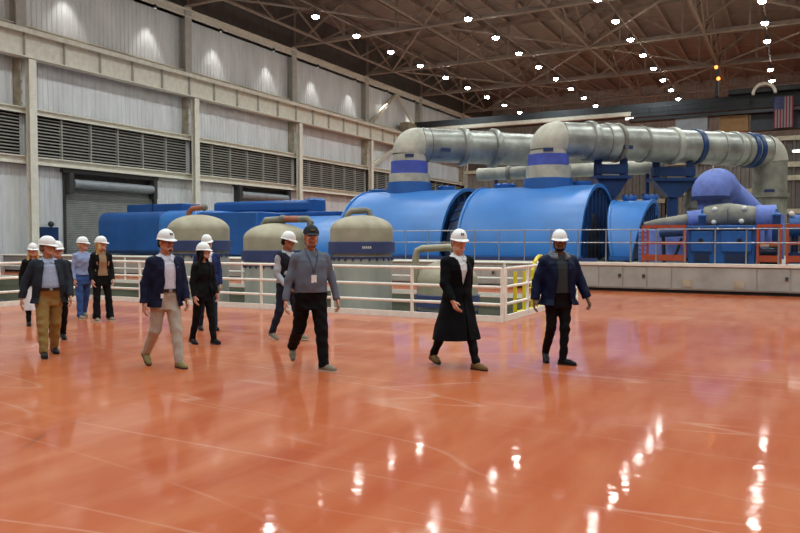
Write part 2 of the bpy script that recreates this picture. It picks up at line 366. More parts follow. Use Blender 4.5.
# ------------------------------------------------------------------ high bay lamps
LAMPX = [-29.05, -20.0, -11.1, -1.9, 7.3, 16.5]; LAMPZ = 16.95
for i, x in enumerate(LAMPX):   # conduits the lamps hang from, resting on the bottom chords
    t = thing('lamp_conduit', 'thin brown conduit carrying the '+['lamp row nearest the left wall', 'second lamp row from the left wall', 'middle lamp row', 'lamp row at the right of the photo', 'lamp row beyond the right edge', 'outermost lamp row beyond the right edge'][i], 'conduit', (x, 26, TZ0))
    b = MB(); b.box(-.05, .05, -34, 60, .05, .13); b.build('conduit', M['truss'], t)
    b = MB(); b.box(-.02, .02, -34, 60, .13, .19); b.build('cable_tray', M['housing'], t)
rown = ['row nearest the left wall', 'second row from the left wall', 'middle row', 'rightmost row in view', 'row beyond the right edge', 'outermost row beyond the right edge']
proto = None; spot = bpy.data.lights.new('lamp_beam', 'SPOT')
spot.energy = SPOT_W; spot.spot_size = math.radians(142); spot.spot_blend = .7; spot.shadow_soft_size = .22; spot.color = (.87, .97, 1.0)
for i, x in enumerate(LAMPX):
    cnt = 0
    for k in range(-9, 9):
        y = 42.3+5.37*k
        if i == 3 and k == 5: continue
        if i >= 4 and k > 5: continue
        p = project((x, y, LAMPZ)); vis = -4 < p[0] < 804 and p[1] > -2 and p[2] > 0
        if proto is None:
            proto = thing('high_bay_lamp', None, None)
            b = MB(); b.lathe((0, 0, 0), [(.001, .42), (.12, .42), (.14, .3), (.22, .16), (.29, .02), (.27, 0)], 20); b.build('housing', M['housing'], proto)
            b = MB(); b.lathe((0, 0, 0), [(.24, .0), (.225, -.08), (.16, -.14), (.08, -.165), (.001, -.17)], 24); b.build('lens', M['lens'], proto)
            b = MB(); b.cyl((0, 0, .42), (0, 0, .62), .03, n=8); b.build('stem', M['housing'], proto); o = proto
            l = bpy.data.objects.new('lamp_beam', spot); COL.objects.link(l); l.parent = o; l.location = (0, 0, -.45)
        else: o = copy_tree(proto)
        o.location = (x, y, LAMPZ)
        if vis:
            cnt += 1; tag(o, 'glowing high bay lamp, %s from the front in the %s' % (ORD[cnt-1], rown[i]), 'lamp', 'high bay lamps under the roof')
        else: tag(o, 'high bay lamp under the roof outside the photo', 'lamp', 'high bay lamps outside the frame')

# added downlights, fixtures unseen, to make the scalloped light on the upper wall
wash = bpy.data.lights.new('added_wash_beam', 'SPOT'); wash.energy = WASH_W; wash.spot_size = math.radians(72); wash.spot_blend = .55; wash.shadow_soft_size = .12; wash.color = (1, .97, .93)
for k in range(-1, 11):
    y = 28.6+6.12*k; t = thing('added_downlight', 'small dark added downlight under the top wall beam, %s from the left' % ORD[k+1], 'lamp', (WX+.78, y, 16.72), group='added wall downlights')
    b = MB(); b.lathe((0, 0, -.26), [(.09, 0), (.12, .01), (.1, .2), (.05, .26), (.001, .26)], 14); b.build('shade', M['darkframe'], t)
    b = MB(); b.lathe((0, 0, -.245), [(.001, 0), (.085, 0)], 14); b.build('lens', M['glow'], t)
    l = bpy.data.objects.new('added_wash_beam', wash); COL.objects.link(l); l.parent = t; l.location = (0, 0, -.3); l.rotation_euler = (0, 0, 0)

# ================================================================== MACHINES
PY, PZ = 24.15, .89
pl = thing('machine_plinth', None, None, (-36.3, PY, 0)); struct(pl)
b = MB(); b.box(-36.3, 9, PY+.06, 45, 0, .1); wpart(b, 'shaded_toe_recess', M['black'], pl)  # set-back base painted black to carry the shade under the plinth
b = MB(); b.box(-36.3, 9, PY, 45, .1, PZ-.06); wpart(b, 'plinth_body', M['concrete'], pl)
b = MB(); b.box(-36.3, 9, PY-.05, PY+.35, PZ-.06, PZ+.03); wpart(b, 'plinth_kerb', M['kerb'], pl)
xs = [-13.2, -12.1, -11.1, -10.2, -9.62, -9.05, -8.65, -7.2, -5.5, -4.74, -4.0, -3.26, -.87, 0.01, 1.4, 3.0]
for i in range(len(xs)-1):
    b = MB(); b.box(xs[i]+.02, xs[i+1]-.02, PY-.022, PY, .14, PZ-.1); q = wpart(b, 'access_panel', M['concrete'], pl)
    if i in (4, 8, 9, 12):
        b = MB(); b.box(xs[i+1]-.14, xs[i+1]-.06, PY-.06, PY-.02, .46, .56); wpart(b, 'handle', M['darkframe'], q)
for x in (-2.95, -1.5):
    b = MB(); b.box(x, x+.28, PY-.04, PY-.02, .2, .42); wpart(b, 'small_plate', M['creamdirt'], pl)
# grey handrail on the plinth
t = thing('plinth_handrail', 'grey steel handrail along the front edge of the machine plinth', 'railing', (-12, PY+.15, PZ+.03))
px_posts = []
x = -13.6
while x < 3: px_posts.append(x); x += .92 if x < -5.6 else (.78 if x < -4 else .86)
for x in px_posts: b = MB(); b.cyl((x, PY+.15, PZ+.03), (x, PY+.15, 2.0), .021, n=8); wpart(b, 'post', M['greyrail'], t)
for z in (1.98, 1.56): b = MB(); b.cyl((-13.6, PY+.15, z), (3.4, PY+.15, z), .017, n=8); wpart(b, 'rail', M['greyrail'], t)
b = MB(); b.box(-13.6, -5.6, PY+.18, PY+.2, PZ+.04, PZ+.16); wpart(b, 'toe_board', M['markblue'], t)
# ------------------------------------------------------------------ turbine hoods
def hood(name, label, X0, X1, Yc, hw, z0, z1, taper=0.0, nseg=40, endcap=True):
    t = thing(name, label, 'turbine casing', ((X0+X1)/2, Yc, z0)); h = z1-z0
    def arch(s, X, inset, sgn):
        pts = []
        for k in range(nseg+1):
            a = PI*k/nseg; sn = math.sin(a)
            xx = X + sgn*taper*(1-sn)
            pts.append((xx, Yc-(hw-inset)*math.cos(a), z0+(h-inset)*(sn**.92)))
        return pts
    n = nseg+1
    o0, o1, i0, i1 = arch(0, X0, 0, 1), arch(0, X1, 0, -1), arch(0, X0, .1, 1), arch(0, X1, .1, -1)
    b = MB(); fs = []
    for k in range(nseg): fs += [(k, k+1, n+k+1, n+k), (2*n+k, 3*n+k, 3*n+k+1, 2*n+k+1), (k, 2*n+k, 2*n+k+1, k+1), (n+k, n+k+1, 3*n+k+1, 3*n+k)]
    b.add(o0+o1+i0+i1, fs); wpart(b, 'shell', M['blue'], t)
    for X, sg in ((X0, 1), (X1, -1)):                      # raised rim at each end
        a0, a1 = arch(0, X, -.05, sg), arch(0, X+sg*.09, -.05, sg); c0, c1 = arch(0, X, 0, sg), arch(0, X+sg*.09, 0, sg)
        b = MB(); fs = []
        for k in range(nseg): fs += [(k, k+1, n+k+1, n+k), (2*n+k, 3*n+k, 3*n+k+1, 2*n+k+1), (k, 2*n+k, 2*n+k+1, k+1), (n+k, n+k+1, 3*n+k+1, 3*n+k)]
        b.add(a0+a1+c0+c1, fs); wpart(b, 'rim', M['blue'], t)
        e = arch(0, X+sg*.14, .1, sg); b = MB(); b.add(e, [tuple(range(n))]); e2 = [(p[0]+sg*.05, p[1], p[2]) for p in e]; b.add(e2, [tuple(range(n-1, -1, -1))])
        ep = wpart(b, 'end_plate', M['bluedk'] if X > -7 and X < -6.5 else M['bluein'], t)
        for k in range(-4, 5):
            y = Yc+k*hw/5.2; top = z0+(h-.1)*(max(0, 1-((y-Yc)/(hw-.1))**2)**.5)-.12
            if top > z0+.3: b = MB(); b.box(min(X+sg*.06, X+sg*.14), max(X+sg*.06, X+sg*.14), y-.05, y+.05, z0, top); wpart(b, 'end_rib', M['bluedk'], ep)
    b = MB(); b.box(X0+taper-.05, X1-taper+.05, Yc-hw-.12, Yc-hw+.12, z0, z0+.16); b.box(X0+taper-.05, X1-taper+.05, Yc+hw-.12, Yc+hw+.12, z0, z0+.16); wpart(b, 'base_flange', M['blue2'], t)
    return t
YC, HW = 30.3, 3.3
h1 = hood('turbine_hood', 'large blue arched turbine hood under the left grey riser, behind the rightmost tank', -17.6, -12.55, YC, HW, PZ, 3.88)
h2 = hood('turbine_hood', 'large blue arched turbine hood behind the man in the long coat', -11.86, -6.85, YC, HW, PZ, 3.88)
h3 = hood('turbine_hood', 'small flared blue turbine hood left of the orange guard rails', -6.3, -4.75, YC, 2.5, PZ, 3.2, taper=.4)
t = thing('coupling_cover', 'narrow dark navy ribbed cover in the gap between the two large blue hoods', 'machine cover', (-12.2, YC, PZ))
def arc_pts(X, r, h, z0=PZ, n=30): return [(X, YC-r*math.cos(PI*k/n), z0+h*math.sin(PI*k/n)) for k in range(n+1)]
b = MB(); a, c = arc_pts(-12.5, 2.9, 2.6), arc_pts(-11.9, 2.9, 2.6); b.add(a+c, [(k, k+1, 32+k, 31+k) for k in range(30)]); wpart(b, 'cover', M['bluein'], t)
for k in range(2, 29, 2):
    p = arc_pts(-12.48, 2.95, 2.65)[k]; q = arc_pts(-11.92, 2.95, 2.65)[k+1]; b = MB(); b.bar(p, q, .05, .05); wpart(b, 'rib', M['blue2'], t)
ep = [c for c in h2.children if c.name.startswith('end_plate')][1]
b = MB(); b.prism([(29.6-.85*math.cos(a_), PZ+.05+(1.75*math.sin(a_))) for a_ in np.linspace(0, PI, 18)], 'x', -7.0, -6.92); wpart(b, 'arched_opening', M['black'], ep)
# relief lids on the hoods
for x, y, r, l in ((-14.2, 31.3, .42, 'round blue lid on the left hood beside the grey riser'), (-18.1, 31.8, .5, 'round blue lid at the far left of the left hood, behind the riser'), (-11.3, 31.2, .5, 'round blue lid on the left end of the middle hood'), (-8.0, 31.4, .55, 'round blue lid on the middle hood, right of its riser'), (-5.85, 31, .3, 'left small blue lid on the small flared hood'), (-5.05, 31, .32, 'right small blue lid on the small flared hood')):
    zt = 3.8 if x < -7 else 3.14
    t = thing('relief_lid', l, 'lid', (x, y, zt)); b = MB(); b.lathe((0, 0, 0), [(.001, -.5), (r*.85, -.5), (r*.85, .14), (r, .14), (r, .28), (r*.9, .33), (.001, .34)], 28); b.build('lid_body', M['blue2'], t)
    for k in range(8): b = MB(); b.cyl((r*.93*math.cos(k*PI/4), r*.93*math.sin(k*PI/4), .26), (r*.93*math.cos(k*PI/4), r*.93*math.sin(k*PI/4), .35), .03, n=6); b.build('lid_bolt', M['bluedk'], t)
# ------------------------------------------------------------------ crossover steam pipes
U = np.array([.659, .752, 0])
def elbow_pts(p, zr, R, n=12):
    """riser ending, quarter turn onto U: list of points"""
    c = np.array([p[0], p[1], zr-R]) + U*R
    return [c - U*R*math.cos(PI/2*k/n) + np.array([0, 0, R])*math.sin(PI/2*k/n) for k in range(n+1)]
def steam_pipe(label, p, zbase, zax, R, length, bands, riser_bits, end_down=None, Rb=.5, hot=None):
    t = thing('steam_pipe', label, 'pipe', (p[0], p[1], zbase))
    el = elbow_pts(p, zax, Rb)
    z1 = zax-Rb
    b = MB(); b.cyl((p[0], p[1], zbase+.1), (p[0], p[1], z1), R, n=36); wpart(b, 'riser', M['lag'], t)
    b = MB(); b.tube(el, [R*(1.0+.05*math.sin(PI*k/12)) for k in range(13)], 36, cap=False); wpart(b, 'elbow', M['lag'], t)
    s = el[-1]; e = s + U*length
    b = MB(); b.tube([s + U*length*k/10 for k in range(11)], R, 36, cap=end_down is None); wpart(b, 'pipe_run', M['pipeclad'], t)
    for d, w, ex, mm, nm in bands:
        b = MB(); c = s+U*d; b.lathe(c, [(R-.02, 0), (R+ex*.8, .02), (R+ex, w*.25), (R+ex, w*.75), (R+ex*.8, w-.02), (R-.02, w)], 36, U); wpart(b, nm, M[mm], t)
    for z0, z1_, r0, r1, mm, nm in riser_bits:
        b = MB(); b.lathe((p[0], p[1], 0), [(.3, z0), (r0, z0), (r1, z1_), (.3, z1_)], 36); wpart(b, nm, M[mm], t)
    if end_down is not None:
        n = 10; c = e - np.array([0, 0, Rb])
        pts = [c + np.array([0, 0, Rb])*math.cos(PI/2*k/n) + U*Rb*math.sin(PI/2*k/n) for k in range(n+1)]
        b = MB(); b.tube(pts, R*1.03, 36, cap=False); wpart(b, 'elbow', M['lag'], t)
        q = pts[-1]; b = MB(); b.cyl(q, (q[0], q[1], end_down), R, n=36); wpart(b, 'drop_leg', M['lagdk'], t)
        for z in (3.65, 2.2): b = MB(); b.lathe((q[0], q[1], 0), [(R-.02, z), (R+.1, z+.02), (R+.1, z+.22), (R-.02, z+.24)], 36); wpart(b, 'clamp', M['lagdk'], t)
        b = MB(); a = math.atan2(-q[1], -q[0]); pm = q+np.array([math.cos(a), math.sin(a), 0])*(R+.015)
        side = np.array([-math.sin(a), math.cos(a), 0]); b.bar(pm-side*.22+np.array([0, 0, 3.95-q[2]]), pm+side*.22+np.array([0, 0, 3.95-q[2]]), .03, .14); wpart(b, 'pipe_marker', M['markblue'], t)
    # dark marker plates facing the hall
    nrm = np.array([U[1], -U[0], 0])
    for d in hot or ():
        c = s+U*d+nrm*(R+.012)*math.cos(.35)+np.array([0, 0, -(R+.012)*math.sin(.35)]); b = MB(); b.bar(c-U*.24, c+U*.24, .03, .16); wpart(b, 'pipe_marker', M['markblue'], t)
    cdir = -np.array([p[0], p[1], 0])/np.hypot(p[0], p[1])
    sd = np.array([-cdir[1], cdir[0], 0]); c = np.array([p[0], p[1], 5.45 if p[0] < -12 else 5.35])+cdir*(R+.015)
    b = MB(); b.bar(c-sd*.2, c+sd*.2, .03, .14); wpart(b, 'pipe_marker', M['markblue'], t)
    return t
steam_pipe('grey lagged steam pipe on the left, rising from the left blue hood', (-15.62, YC), 3.3, 6.05, .78, 11.8,
    [(2.0, .34, .14, 'pipeclad', 'clamp'), (3.65, .34, .16, 'pipeclad', 'clamp'), (6.4, .2, .05, 'pipeclad', 'clamp'), (.35, .06, .03, 'lagdk', 'seam')],
    [(4.66, 5.24, .85, .85, 'violet', 'violet_band'), (4.28, 4.66, .95, .94, 'lag', 'collar'), (3.25, 4.28, 1.12, 1.0, 'blue2', 'base_ring')], hot=(1.0,))
steam_pipe('long grey lagged steam pipe rising from the middle hood and running right over the machines', (-9.06, YC), 3.5, 5.87, .755, 11.3,
    [(1.35, .3, .12, 'pipeclad', 'clamp'), (2.20, .5, .07, 'pipeclad', 'clamp'), (2.80, .2, .1, 'lagdk', 'clamp'), (4.15, .16, .05, 'lagdk', 'clamp'), (5.75, .3, .09, 'tankbody', 'clamp'), (7.05, .3, .07, 'bluedk', 'blue_band'), (8.45, .2, .06, 'pipeclad', 'clamp'), (9.35, .2, .08, 'pipeclad', 'clamp'), (9.80, .15, .05, 'lagdk', 'clamp'), (10.20, .25, .07, 'bluedk', 'blue_band'), (10.55, .25, .07, 'bluedk', 'blue_band')],
    [(4.72, 5.2, .85, .85, 'violet', 'violet_band'), (4.2, 4.72, .93, .92, 'lag', 'collar'), (3.5, 4.2, 1.08, 1.0, 'blue2', 'base_ring')], end_down=PZ, hot=(3.0,))
t = thing('small_pipe', 'thin pale grey pipe running level behind the right riser', 'pipe', (-13, 36, 4.9)); b = MB(); b.cyl((-14.5, 36, 5.05), (-5.2, 36, 5.05), .33); wpart(b, 'pipe_run', M['lag'], t)
for x in (-12.9, -10.6, -7.2): b = MB(); b.cyl((x, 36, 5.05), (x+.2, 36, 5.05), .38); wpart(b, 'clamp', M['lagdk'], t)
for x in (-13.5, -6.0): b = MB(); b.cyl((x, 36.0, PZ), (x, 36.0, 4.75), .09); wpart(b, 'support', M['bluedk'], t)
# blue stands under the right pipe
def pipe_at(px):
    s = np.array([-9.06, YC, 0])+U*.5; best = None
    for d in np.linspace(0, 11, 200):
        q = s+U*d; p = project((q[0], q[1], 5.0))
        if best is None or abs(p[0]-px) < best[0]: best = (abs(p[0]-px), q)
    return best[1]
def rail_stand(label, px, kind):
    q = pipe_at(px); t = thing('pipe_stand', label, 'pipe support', (q[0], q[1], PZ)); nv = np.array([U[1], -U[0], 0])
    zt = 4.3
    b = MB(); c = np.array([q[0], q[1], 0])
    w = .95 if kind else .7
    # bracket box below the pipe
    for sgn in (-1, 1):
        b2 = MB(); p = c+RTn*sgn*w*.8; b2.bar(p+[0, 0, zt], p+[0, 0, 5.15], .26, .3); wpart(b2, 'bracket_post', M['bluedk'], t)
    b2 = MB(); b2.bar(c-RTn*w+[0, 0, 4.72], c+RTn*w+[0, 0, 4.72], .34, .4); wpart(b2, 'cradle', M['bluedk'], t)
    b2 = MB(); b2.bar(c-RTn*w*1.1+[0, 0, zt+.05], c+RTn*w*1.1+[0, 0, zt+.05], .9, .14); wpart(b2, 'top_plate', M['bluedk'], t)
    # inverted trapezoid haunch, then the post
    ps = []
    for dy in (-.3, .3):
        for off, z in ((-w*1.0, zt), (w*1.0, zt), (.24, zt-.75), (-.24, zt-.75)): ps.append(c+RTn*off+FHn*dy+[0, 0, z])
    b2 = MB(); b2.add(ps, [(3,2,1,0),(4,5,6,7),(0,1,5,4),(1,2,6,5),(2,3,7,6),(3,0,4,7)]); wpart(b2, 'haunch', M['bluedk'], t)
    b2 = MB(); b2.bar(c+[0, 0, PZ], c+[0, 0, zt-.7], .42, .42); wpart(b2, 'column', M['bluedk'], t)
    b2 = MB(); b2.bar(c+[0, 0, PZ], c+[0, 0, PZ+.06], .8, .8); wpart(b2, 'base_plate', M['bluedk'], t)
    return t
RTn, FHn = RT.copy(), FH.copy()
rail_stand('left dark blue bracket stand under the right pipe, above the small flared hood', 611, 0)
rail_stand('dark blue bracket stand with wide funnel-shaped head left of the lavender elbow', 673, 1)
b = MB()
# ------------------------------------------------------------------ machinery at the right of the plinth
def guard(label, x0, x1, y0=25.1, dep=.9):
    t = thing('guard_frame', label, 'guard rail', ((x0+x1)/2, y0, PZ)); z0, z1 = PZ+.08, 2.12
    for x in (x0, x1):
        for y in (y0, y0+dep): b = MB(); b.box(x-.035, x+.035, y-.035, y+.035, PZ, z1); wpart(b, 'post', M['orange'], t)
    for z in (z0+.05, 1.55, z1-.04):
        b = MB(); b.box(x0, x1, y0-.03, y0+.03, z-.045, z+.045); wpart(b, 'rail', M['orange'], t)
        for x in (x0, x1): b = MB(); b.box(x-.03, x+.03, y0, y0+dep, z-.045, z+.045); wpart(b, 'side_rail', M['orange'], t)
    b = MB(); b.box(x0, x1, y0-.02, y0+.0, z0, z0+.2); wpart(b, 'toe_board', M['orange'], t)
    return t
guard('orange guard frame left of the blue front cabinet', -4.3, -3.02)
guard('orange guard frame just right of the blue front cabinet', -.9, -.28)
guard('orange guard frame at the right edge of the photo', -.1, 1.3)
t = thing('bearing_cabinet', 'wide deep blue machine cabinet with two round ports, between the orange guards', 'machine cabinet', (-1.95, 26.2, PZ))
b = MB(); b.box(-2.95, -.98, 25.35, 27.4, PZ, 1.98); wpart(b, 'cabinet_body', M['blue2'], t, bevel=.03)
b = MB(); b.box(-3.02, -.92, 25.25, 27.45, 1.98, 2.1); wpart(b, 'top_flange', M['blue2'], t, bevel=.02)
for x0, x1, xh in ((-2.85, -2.2, -2.55), (-1.95, -1.08, -1.42)):
    b = MB(); b.box(x0, x1, 25.27, 25.35, 1.28, 1.93); d = wpart(b, 'door_panel', M['blue2'], t, bevel=.015)
    b = MB(); b.cyl((xh, 25.24, 1.62), (xh, 25.28, 1.62), .075, n=20); wpart(b, 'round_port', M['black'], d)
    b = MB(); b.box(x0+.1, x1-.1, 25.3, 25.36, .95, 1.2); wpart(b, 'lower_recess', M['bluein'], t)
for x in (-2.6, -2.05, -1.45, -1.02): b = MB(); b.cyl((x, 25.22, 2.0), (x, 25.25, 2.0), .035, n=10); wpart(b, 'bolt', M['white'], t)
t = thing('lagged_box', 'pale lavender cloth-covered box behind the left orange guard', 'insulated box', (-4, 27.4, PZ))
b = MB(); b.box(-4.75, -3.15, 26.8, 28.3, PZ, 2.02); wpart(b, 'cloth_cover', M['lav'], t, bevel=.06)
for k in range(7): b = MB(); b.cyl((-4.76+.0, 26.78, 1.0+k*.15), (-4.4, 26.78, 1.0+k*.15), .012, n=6); wpart(b, 'stitching', M['markblue'], t)
t = thing('control_linkage', 'dark blue actuator and rods seen through the left orange guard', 'actuator', (-3.65, 26.3, PZ))
b = MB(); b.cyl((-3.95, 26.3, 1.88), (-3.2, 26.3, 1.92), .15); wpart(b, 'cylinder', M['bluedk'], t)
b = MB(); b.cyl((-3.8, 26.3, PZ), (-3.85, 26.3, 1.9), .06, n=10); wpart(b, 'support_rod', M['black'], t)
b = MB(); b.tube([(-3.55, 26.2, PZ+.1), (-3.4, 26.2, 1.2), (-3.25, 26.25, 1.7)], .045, 8); wpart(b, 'hose', M['rubber'], t)
t = thing('lagged_pipe', 'low tapering grey lagged pipe just above the left orange guard', 'pipe', (-3.9, 28, 2.2))
b = MB(); b.tube([(-4.7, 27.6, 2.2), (-4.2, 27.7, 2.26), (-3.3, 27.8, 2.36), (-2.9, 27.9, 2.4)], [.08, .15, .2, .22], 18); wpart(b, 'pipe_run', M['lagdk'], t)
b = MB(); b.cyl((-3.25, 27.8, 2.36), (-2.75, 27.9, 2.42), .3); wpart(b, 'lavender_sleeve', M['lav'], t)
for x in (-4.3, -3.0): b = MB(); b.cyl((x, 27.8, PZ), (x, 27.8, 2.2), .06, n=8); wpart(b, 'support', M['bluedk'], t)
# valve chest with its lavender elbow
t = thing('valve_chest', 'bulging grey lagged valve chest with pale round caps on the blue cabinet', 'valve', (-1.9, 27.9, PZ))
b = MB(); b.tube([(-2.75, 27.9, 2.44), (-2.68, 27.9, 2.45), (-2.3, 27.9, 2.47), (-1.9, 27.9, 2.48), (-1.4, 27.9, 2.45), (-1.05, 27.9, 2.44)], [.2, .36, .42, .44, .38, .34], 28); wpart(b, 'chest_body', M['lagdk'], t)
b = MB(); b.cyl((-1.06, 27.9, 2.4), (-.45, 27.9, 2.4), .43); wpart(b, 'lavender_sleeve', M['lav'], t)
b = MB(); b.cyl((-.5, 27.9, 1.0), (-.5, 27.9, 2.5), .3); wpart(b, 'lavender_leg', M['lav'], t)
b = MB(); b.cyl((-1.9, 27.9, PZ), (-1.9, 27.9, 2.2), .5); wpart(b, 'pedestal', M['bluedk'], t)
for dx, dz in ((-.42, .3), (.5, .32), (-.44, -.25), (.42, -.22)):
    b = MB(); b.sphere((-1.92+dx, 27.56, 2.46+dz*.8), .09, 12); wpart(b, 'cap', M['kerb'], t)
b = MB(); b.cyl((-1.92, 27.45, 2.2), (-1.92, 27.45, 2.7), .012, n=6); wpart(b, 'seam', M['markblue'], t)
t = thing('lavender_elbow', 'large lavender cloth-lagged pipe elbow rising above the grey valve chest', 'pipe', (-2.6, 28.6, 2.6))
b = MB(); b.cyl((-2.6, 28.6, 2.5), (-2.6, 28.6, 3.4), .42, n=32); wpart(b, 'neck', M['lav'], t)
pts = [(-2.58, 28.6, 3.15)]+[(-2.58+.25*(1-math.cos(a)), 28.6+.5*(1-math.cos(a)), 3.3+.36*math.sin(a)) for a in np.linspace(.1, PI*.6, 9)]
pts += [(-2.0, 29.6, 3.35)]
b = MB(); b.tube(pts, [.62, .64, .64, .63, .62, .61, .6, .58, .56, .53, .45], 32); wpart(b, 'hooded_bend', M['lav'], t)
b = MB(); b.lathe((-2.58, 28.6, 3.06), [(.45, 0), (.66, 0), (.67, .14), (.45, .14)], 32); wpart(b, 'dark_band', M['markblue'], t)
b = MB(); b.tube([(-2.58, 27.99, 3.15), (-2.58, 28.0, 3.45), (-2.57, 28.2, 3.8), (-2.5, 28.6, 4.3)], .02, 8); wpart(b, 'seam', M['lagdk'], t)
b = MB(); b.tube([(-1.95, 29.6, 3.4), (-1.6, 29.8, 3.1), (-1.2, 29.9, 2.7), (-.95, 29.95, 2.3), (-.9, 29.95, PZ)], [.4, .36, .32, .3, .3], 20); wpart(b, 'descending_leg', M['lav'], t)
for x, l in ((-2.63, 'left small blue valve actuator beside the grey valve chest'), (-.42, 'right small blue valve actuator above the second orange guard')):
    t = thing('valve_actuator', l, 'actuator', (x, 26.4, 2.1)); b = MB(); b.cyl((x, 26.4, 2.1 if x < -1 else PZ), (x, 26.4, 2.42), .12); wpart(b, 'actuator_body', M['bluedk'], t)
    b = MB(); b.lathe((x, 26.4, 2.4), [(.13, 0), (.14, .06), (.05, .14), (.03, .24), (.001, .25)], 16); wpart(b, 'dome', M['blue2'], t)
t = thing('pump_set', 'small pump with pale and brass fittings inside the second orange guard', 'pump', (-.6, 25.9, PZ))
b = MB(); b.cyl((-.85, 25.8, 1.25), (-.4, 25.8, 1.25), .14); wpart(b, 'pump_body', M['bluein'], t)
b = MB(); b.cyl((-.86, 25.7, 1.5), (-.6, 25.7, 1.5), .09); wpart(b, 'pale_flange', M['kerb'], t)
b = MB(); b.cyl((-.6, 25.7, 1.47), (-.32, 25.7, 1.47), .06); wpart(b, 'brass_fitting', M['tan'], t)
b = MB(); b.box(-.85, -.35, 25.65, 26.0, PZ, 1.13); wpart(b, 'pump_base', M['black'], t)
t = thing('oil_unit', 'blue pump unit behind the orange guard at the right edge', 'machine', (.7, 26.9, PZ))
b = MB(); b.box(-.1, 1.9, 26.4, 27.6, PZ, 1.25); wpart(b, 'skid', M['bluedk'], t)
b = MB(); b.cyl((-.05, 26.8, 2.1), (1.9, 26.8, 2.1), .36); wpart(b, 'drum', M['blue2'], t)
for x in (.1, .5, 1.0): b = MB(); b.cyl((x, 26.8, 1.2), (x, 26.8, 1.9), .1); wpart(b, 'leg', M['bluein'], t)
for x in (.0, .35, .8): b = MB(); b.sphere((x, 26.55, 2.48), .09, 10); wpart(b, 'fitting', M['kerb'], t)
t = thing('riser_pipe', 'upright worn grey pipe behind the funnel-headed blue stand', 'pipe', (-3.6, 34, PZ)); b = MB(); b.cyl((-3.9, 36, PZ), (-3.9, 36, 4.6), .42); wpart(b, 'pipe_run', M['lagdk'], t)
for z in (3.1, 4.3): b = MB(); b.cyl((-3.9, 36, z), (-3.9, 36, z+.2), .48); wpart(b, 'clamp', M['lagdk'], t)
# ------------------------------------------------------------------ generator side, at the left
YG = 27.6
t = thing('generator_cabinet', 'long blue rounded machine housing at the far left, before the first roller door', 'machine housing', (-30, 29.5, PZ))
def round_top(x0, x1, y0, y1, z0, z1, r):
    poly = [(y0, z0)]+[(y0+r-r*math.cos(a), z1-r+r*math.sin(a)) for a in np.linspace(0, PI/2, 8)]+[(y1-r+r*math.sin(a), z1-r+r*math.cos(a)) for a in np.linspace(0, PI/2, 8)]+[(y1, z0)]
    bb = MB(); bb.prism(poly, 'x', x0, x1); return bb
wpart(round_top(-33.3, -28.6, YG, 31.8, PZ+.12, 3.12, .55), 'housing_body', M['blue2'], t, bevel=.12)
wpart(round_top(-28.6, -26.3, YG-.2, 31.8, PZ+.12, 3.15, .8), 'end_hood', M['blue'], t, bevel=.1)
b = MB(); b.box(-33.2, -26.4, YG+.1, 31.6, PZ, PZ+.14); wpart(b, 'base_frame', M['bluedk'], t)
b = MB(); b.box(-34.4, -30.0, 30.6, 32.0, 3.0, 3.68); wpart(b, 'top_box', M['blue2'], t, bevel=.04)
for x in (-32.3,): b = MB(); b.box(x-.02, x+.02, 30.57, 30.6, 3.1, 3.7); wpart(b, 'top_box_seam', M['bluedk'], t)
t = thing('exciter_cabinet', 'upright blue cabinet with a long rounded duct on top, between the left and middle tanks', 'machine housing', (-24, 29, PZ))
b = MB(); b.box(-25.9, -22.25, YG-.1, 30.5, PZ, 2.98); wpart(b, 'cabinet_body', M['blue2'], t, bevel=.06)
b = MB(); b.box(-27.8, -21.3, 30.6, 32.0, 3.05, 3.68); wpart(b, 'top_duct', M['blue2'], t, bevel=.16)
b = MB(); b.lathe((-21.4, 31.1, 3.3), [(.001, -.45), (.5, -.45), (.5, .35), (.4, .45), (.001, .46)], 24); wpart(b, 'duct_end', M['blue2'], t)
b = MB(); b.box(-24.7, -19.6, 30.4, 31.9, 2.86, 3.05); wpart(b, 'side_shelf', M['blue2'], t, bevel=.03)
g = hood('generator_casing', 'blue ribbed generator casing behind the middle and right tanks', -22.1, -17.95, 30.6, 3.0, PZ, 2.84)
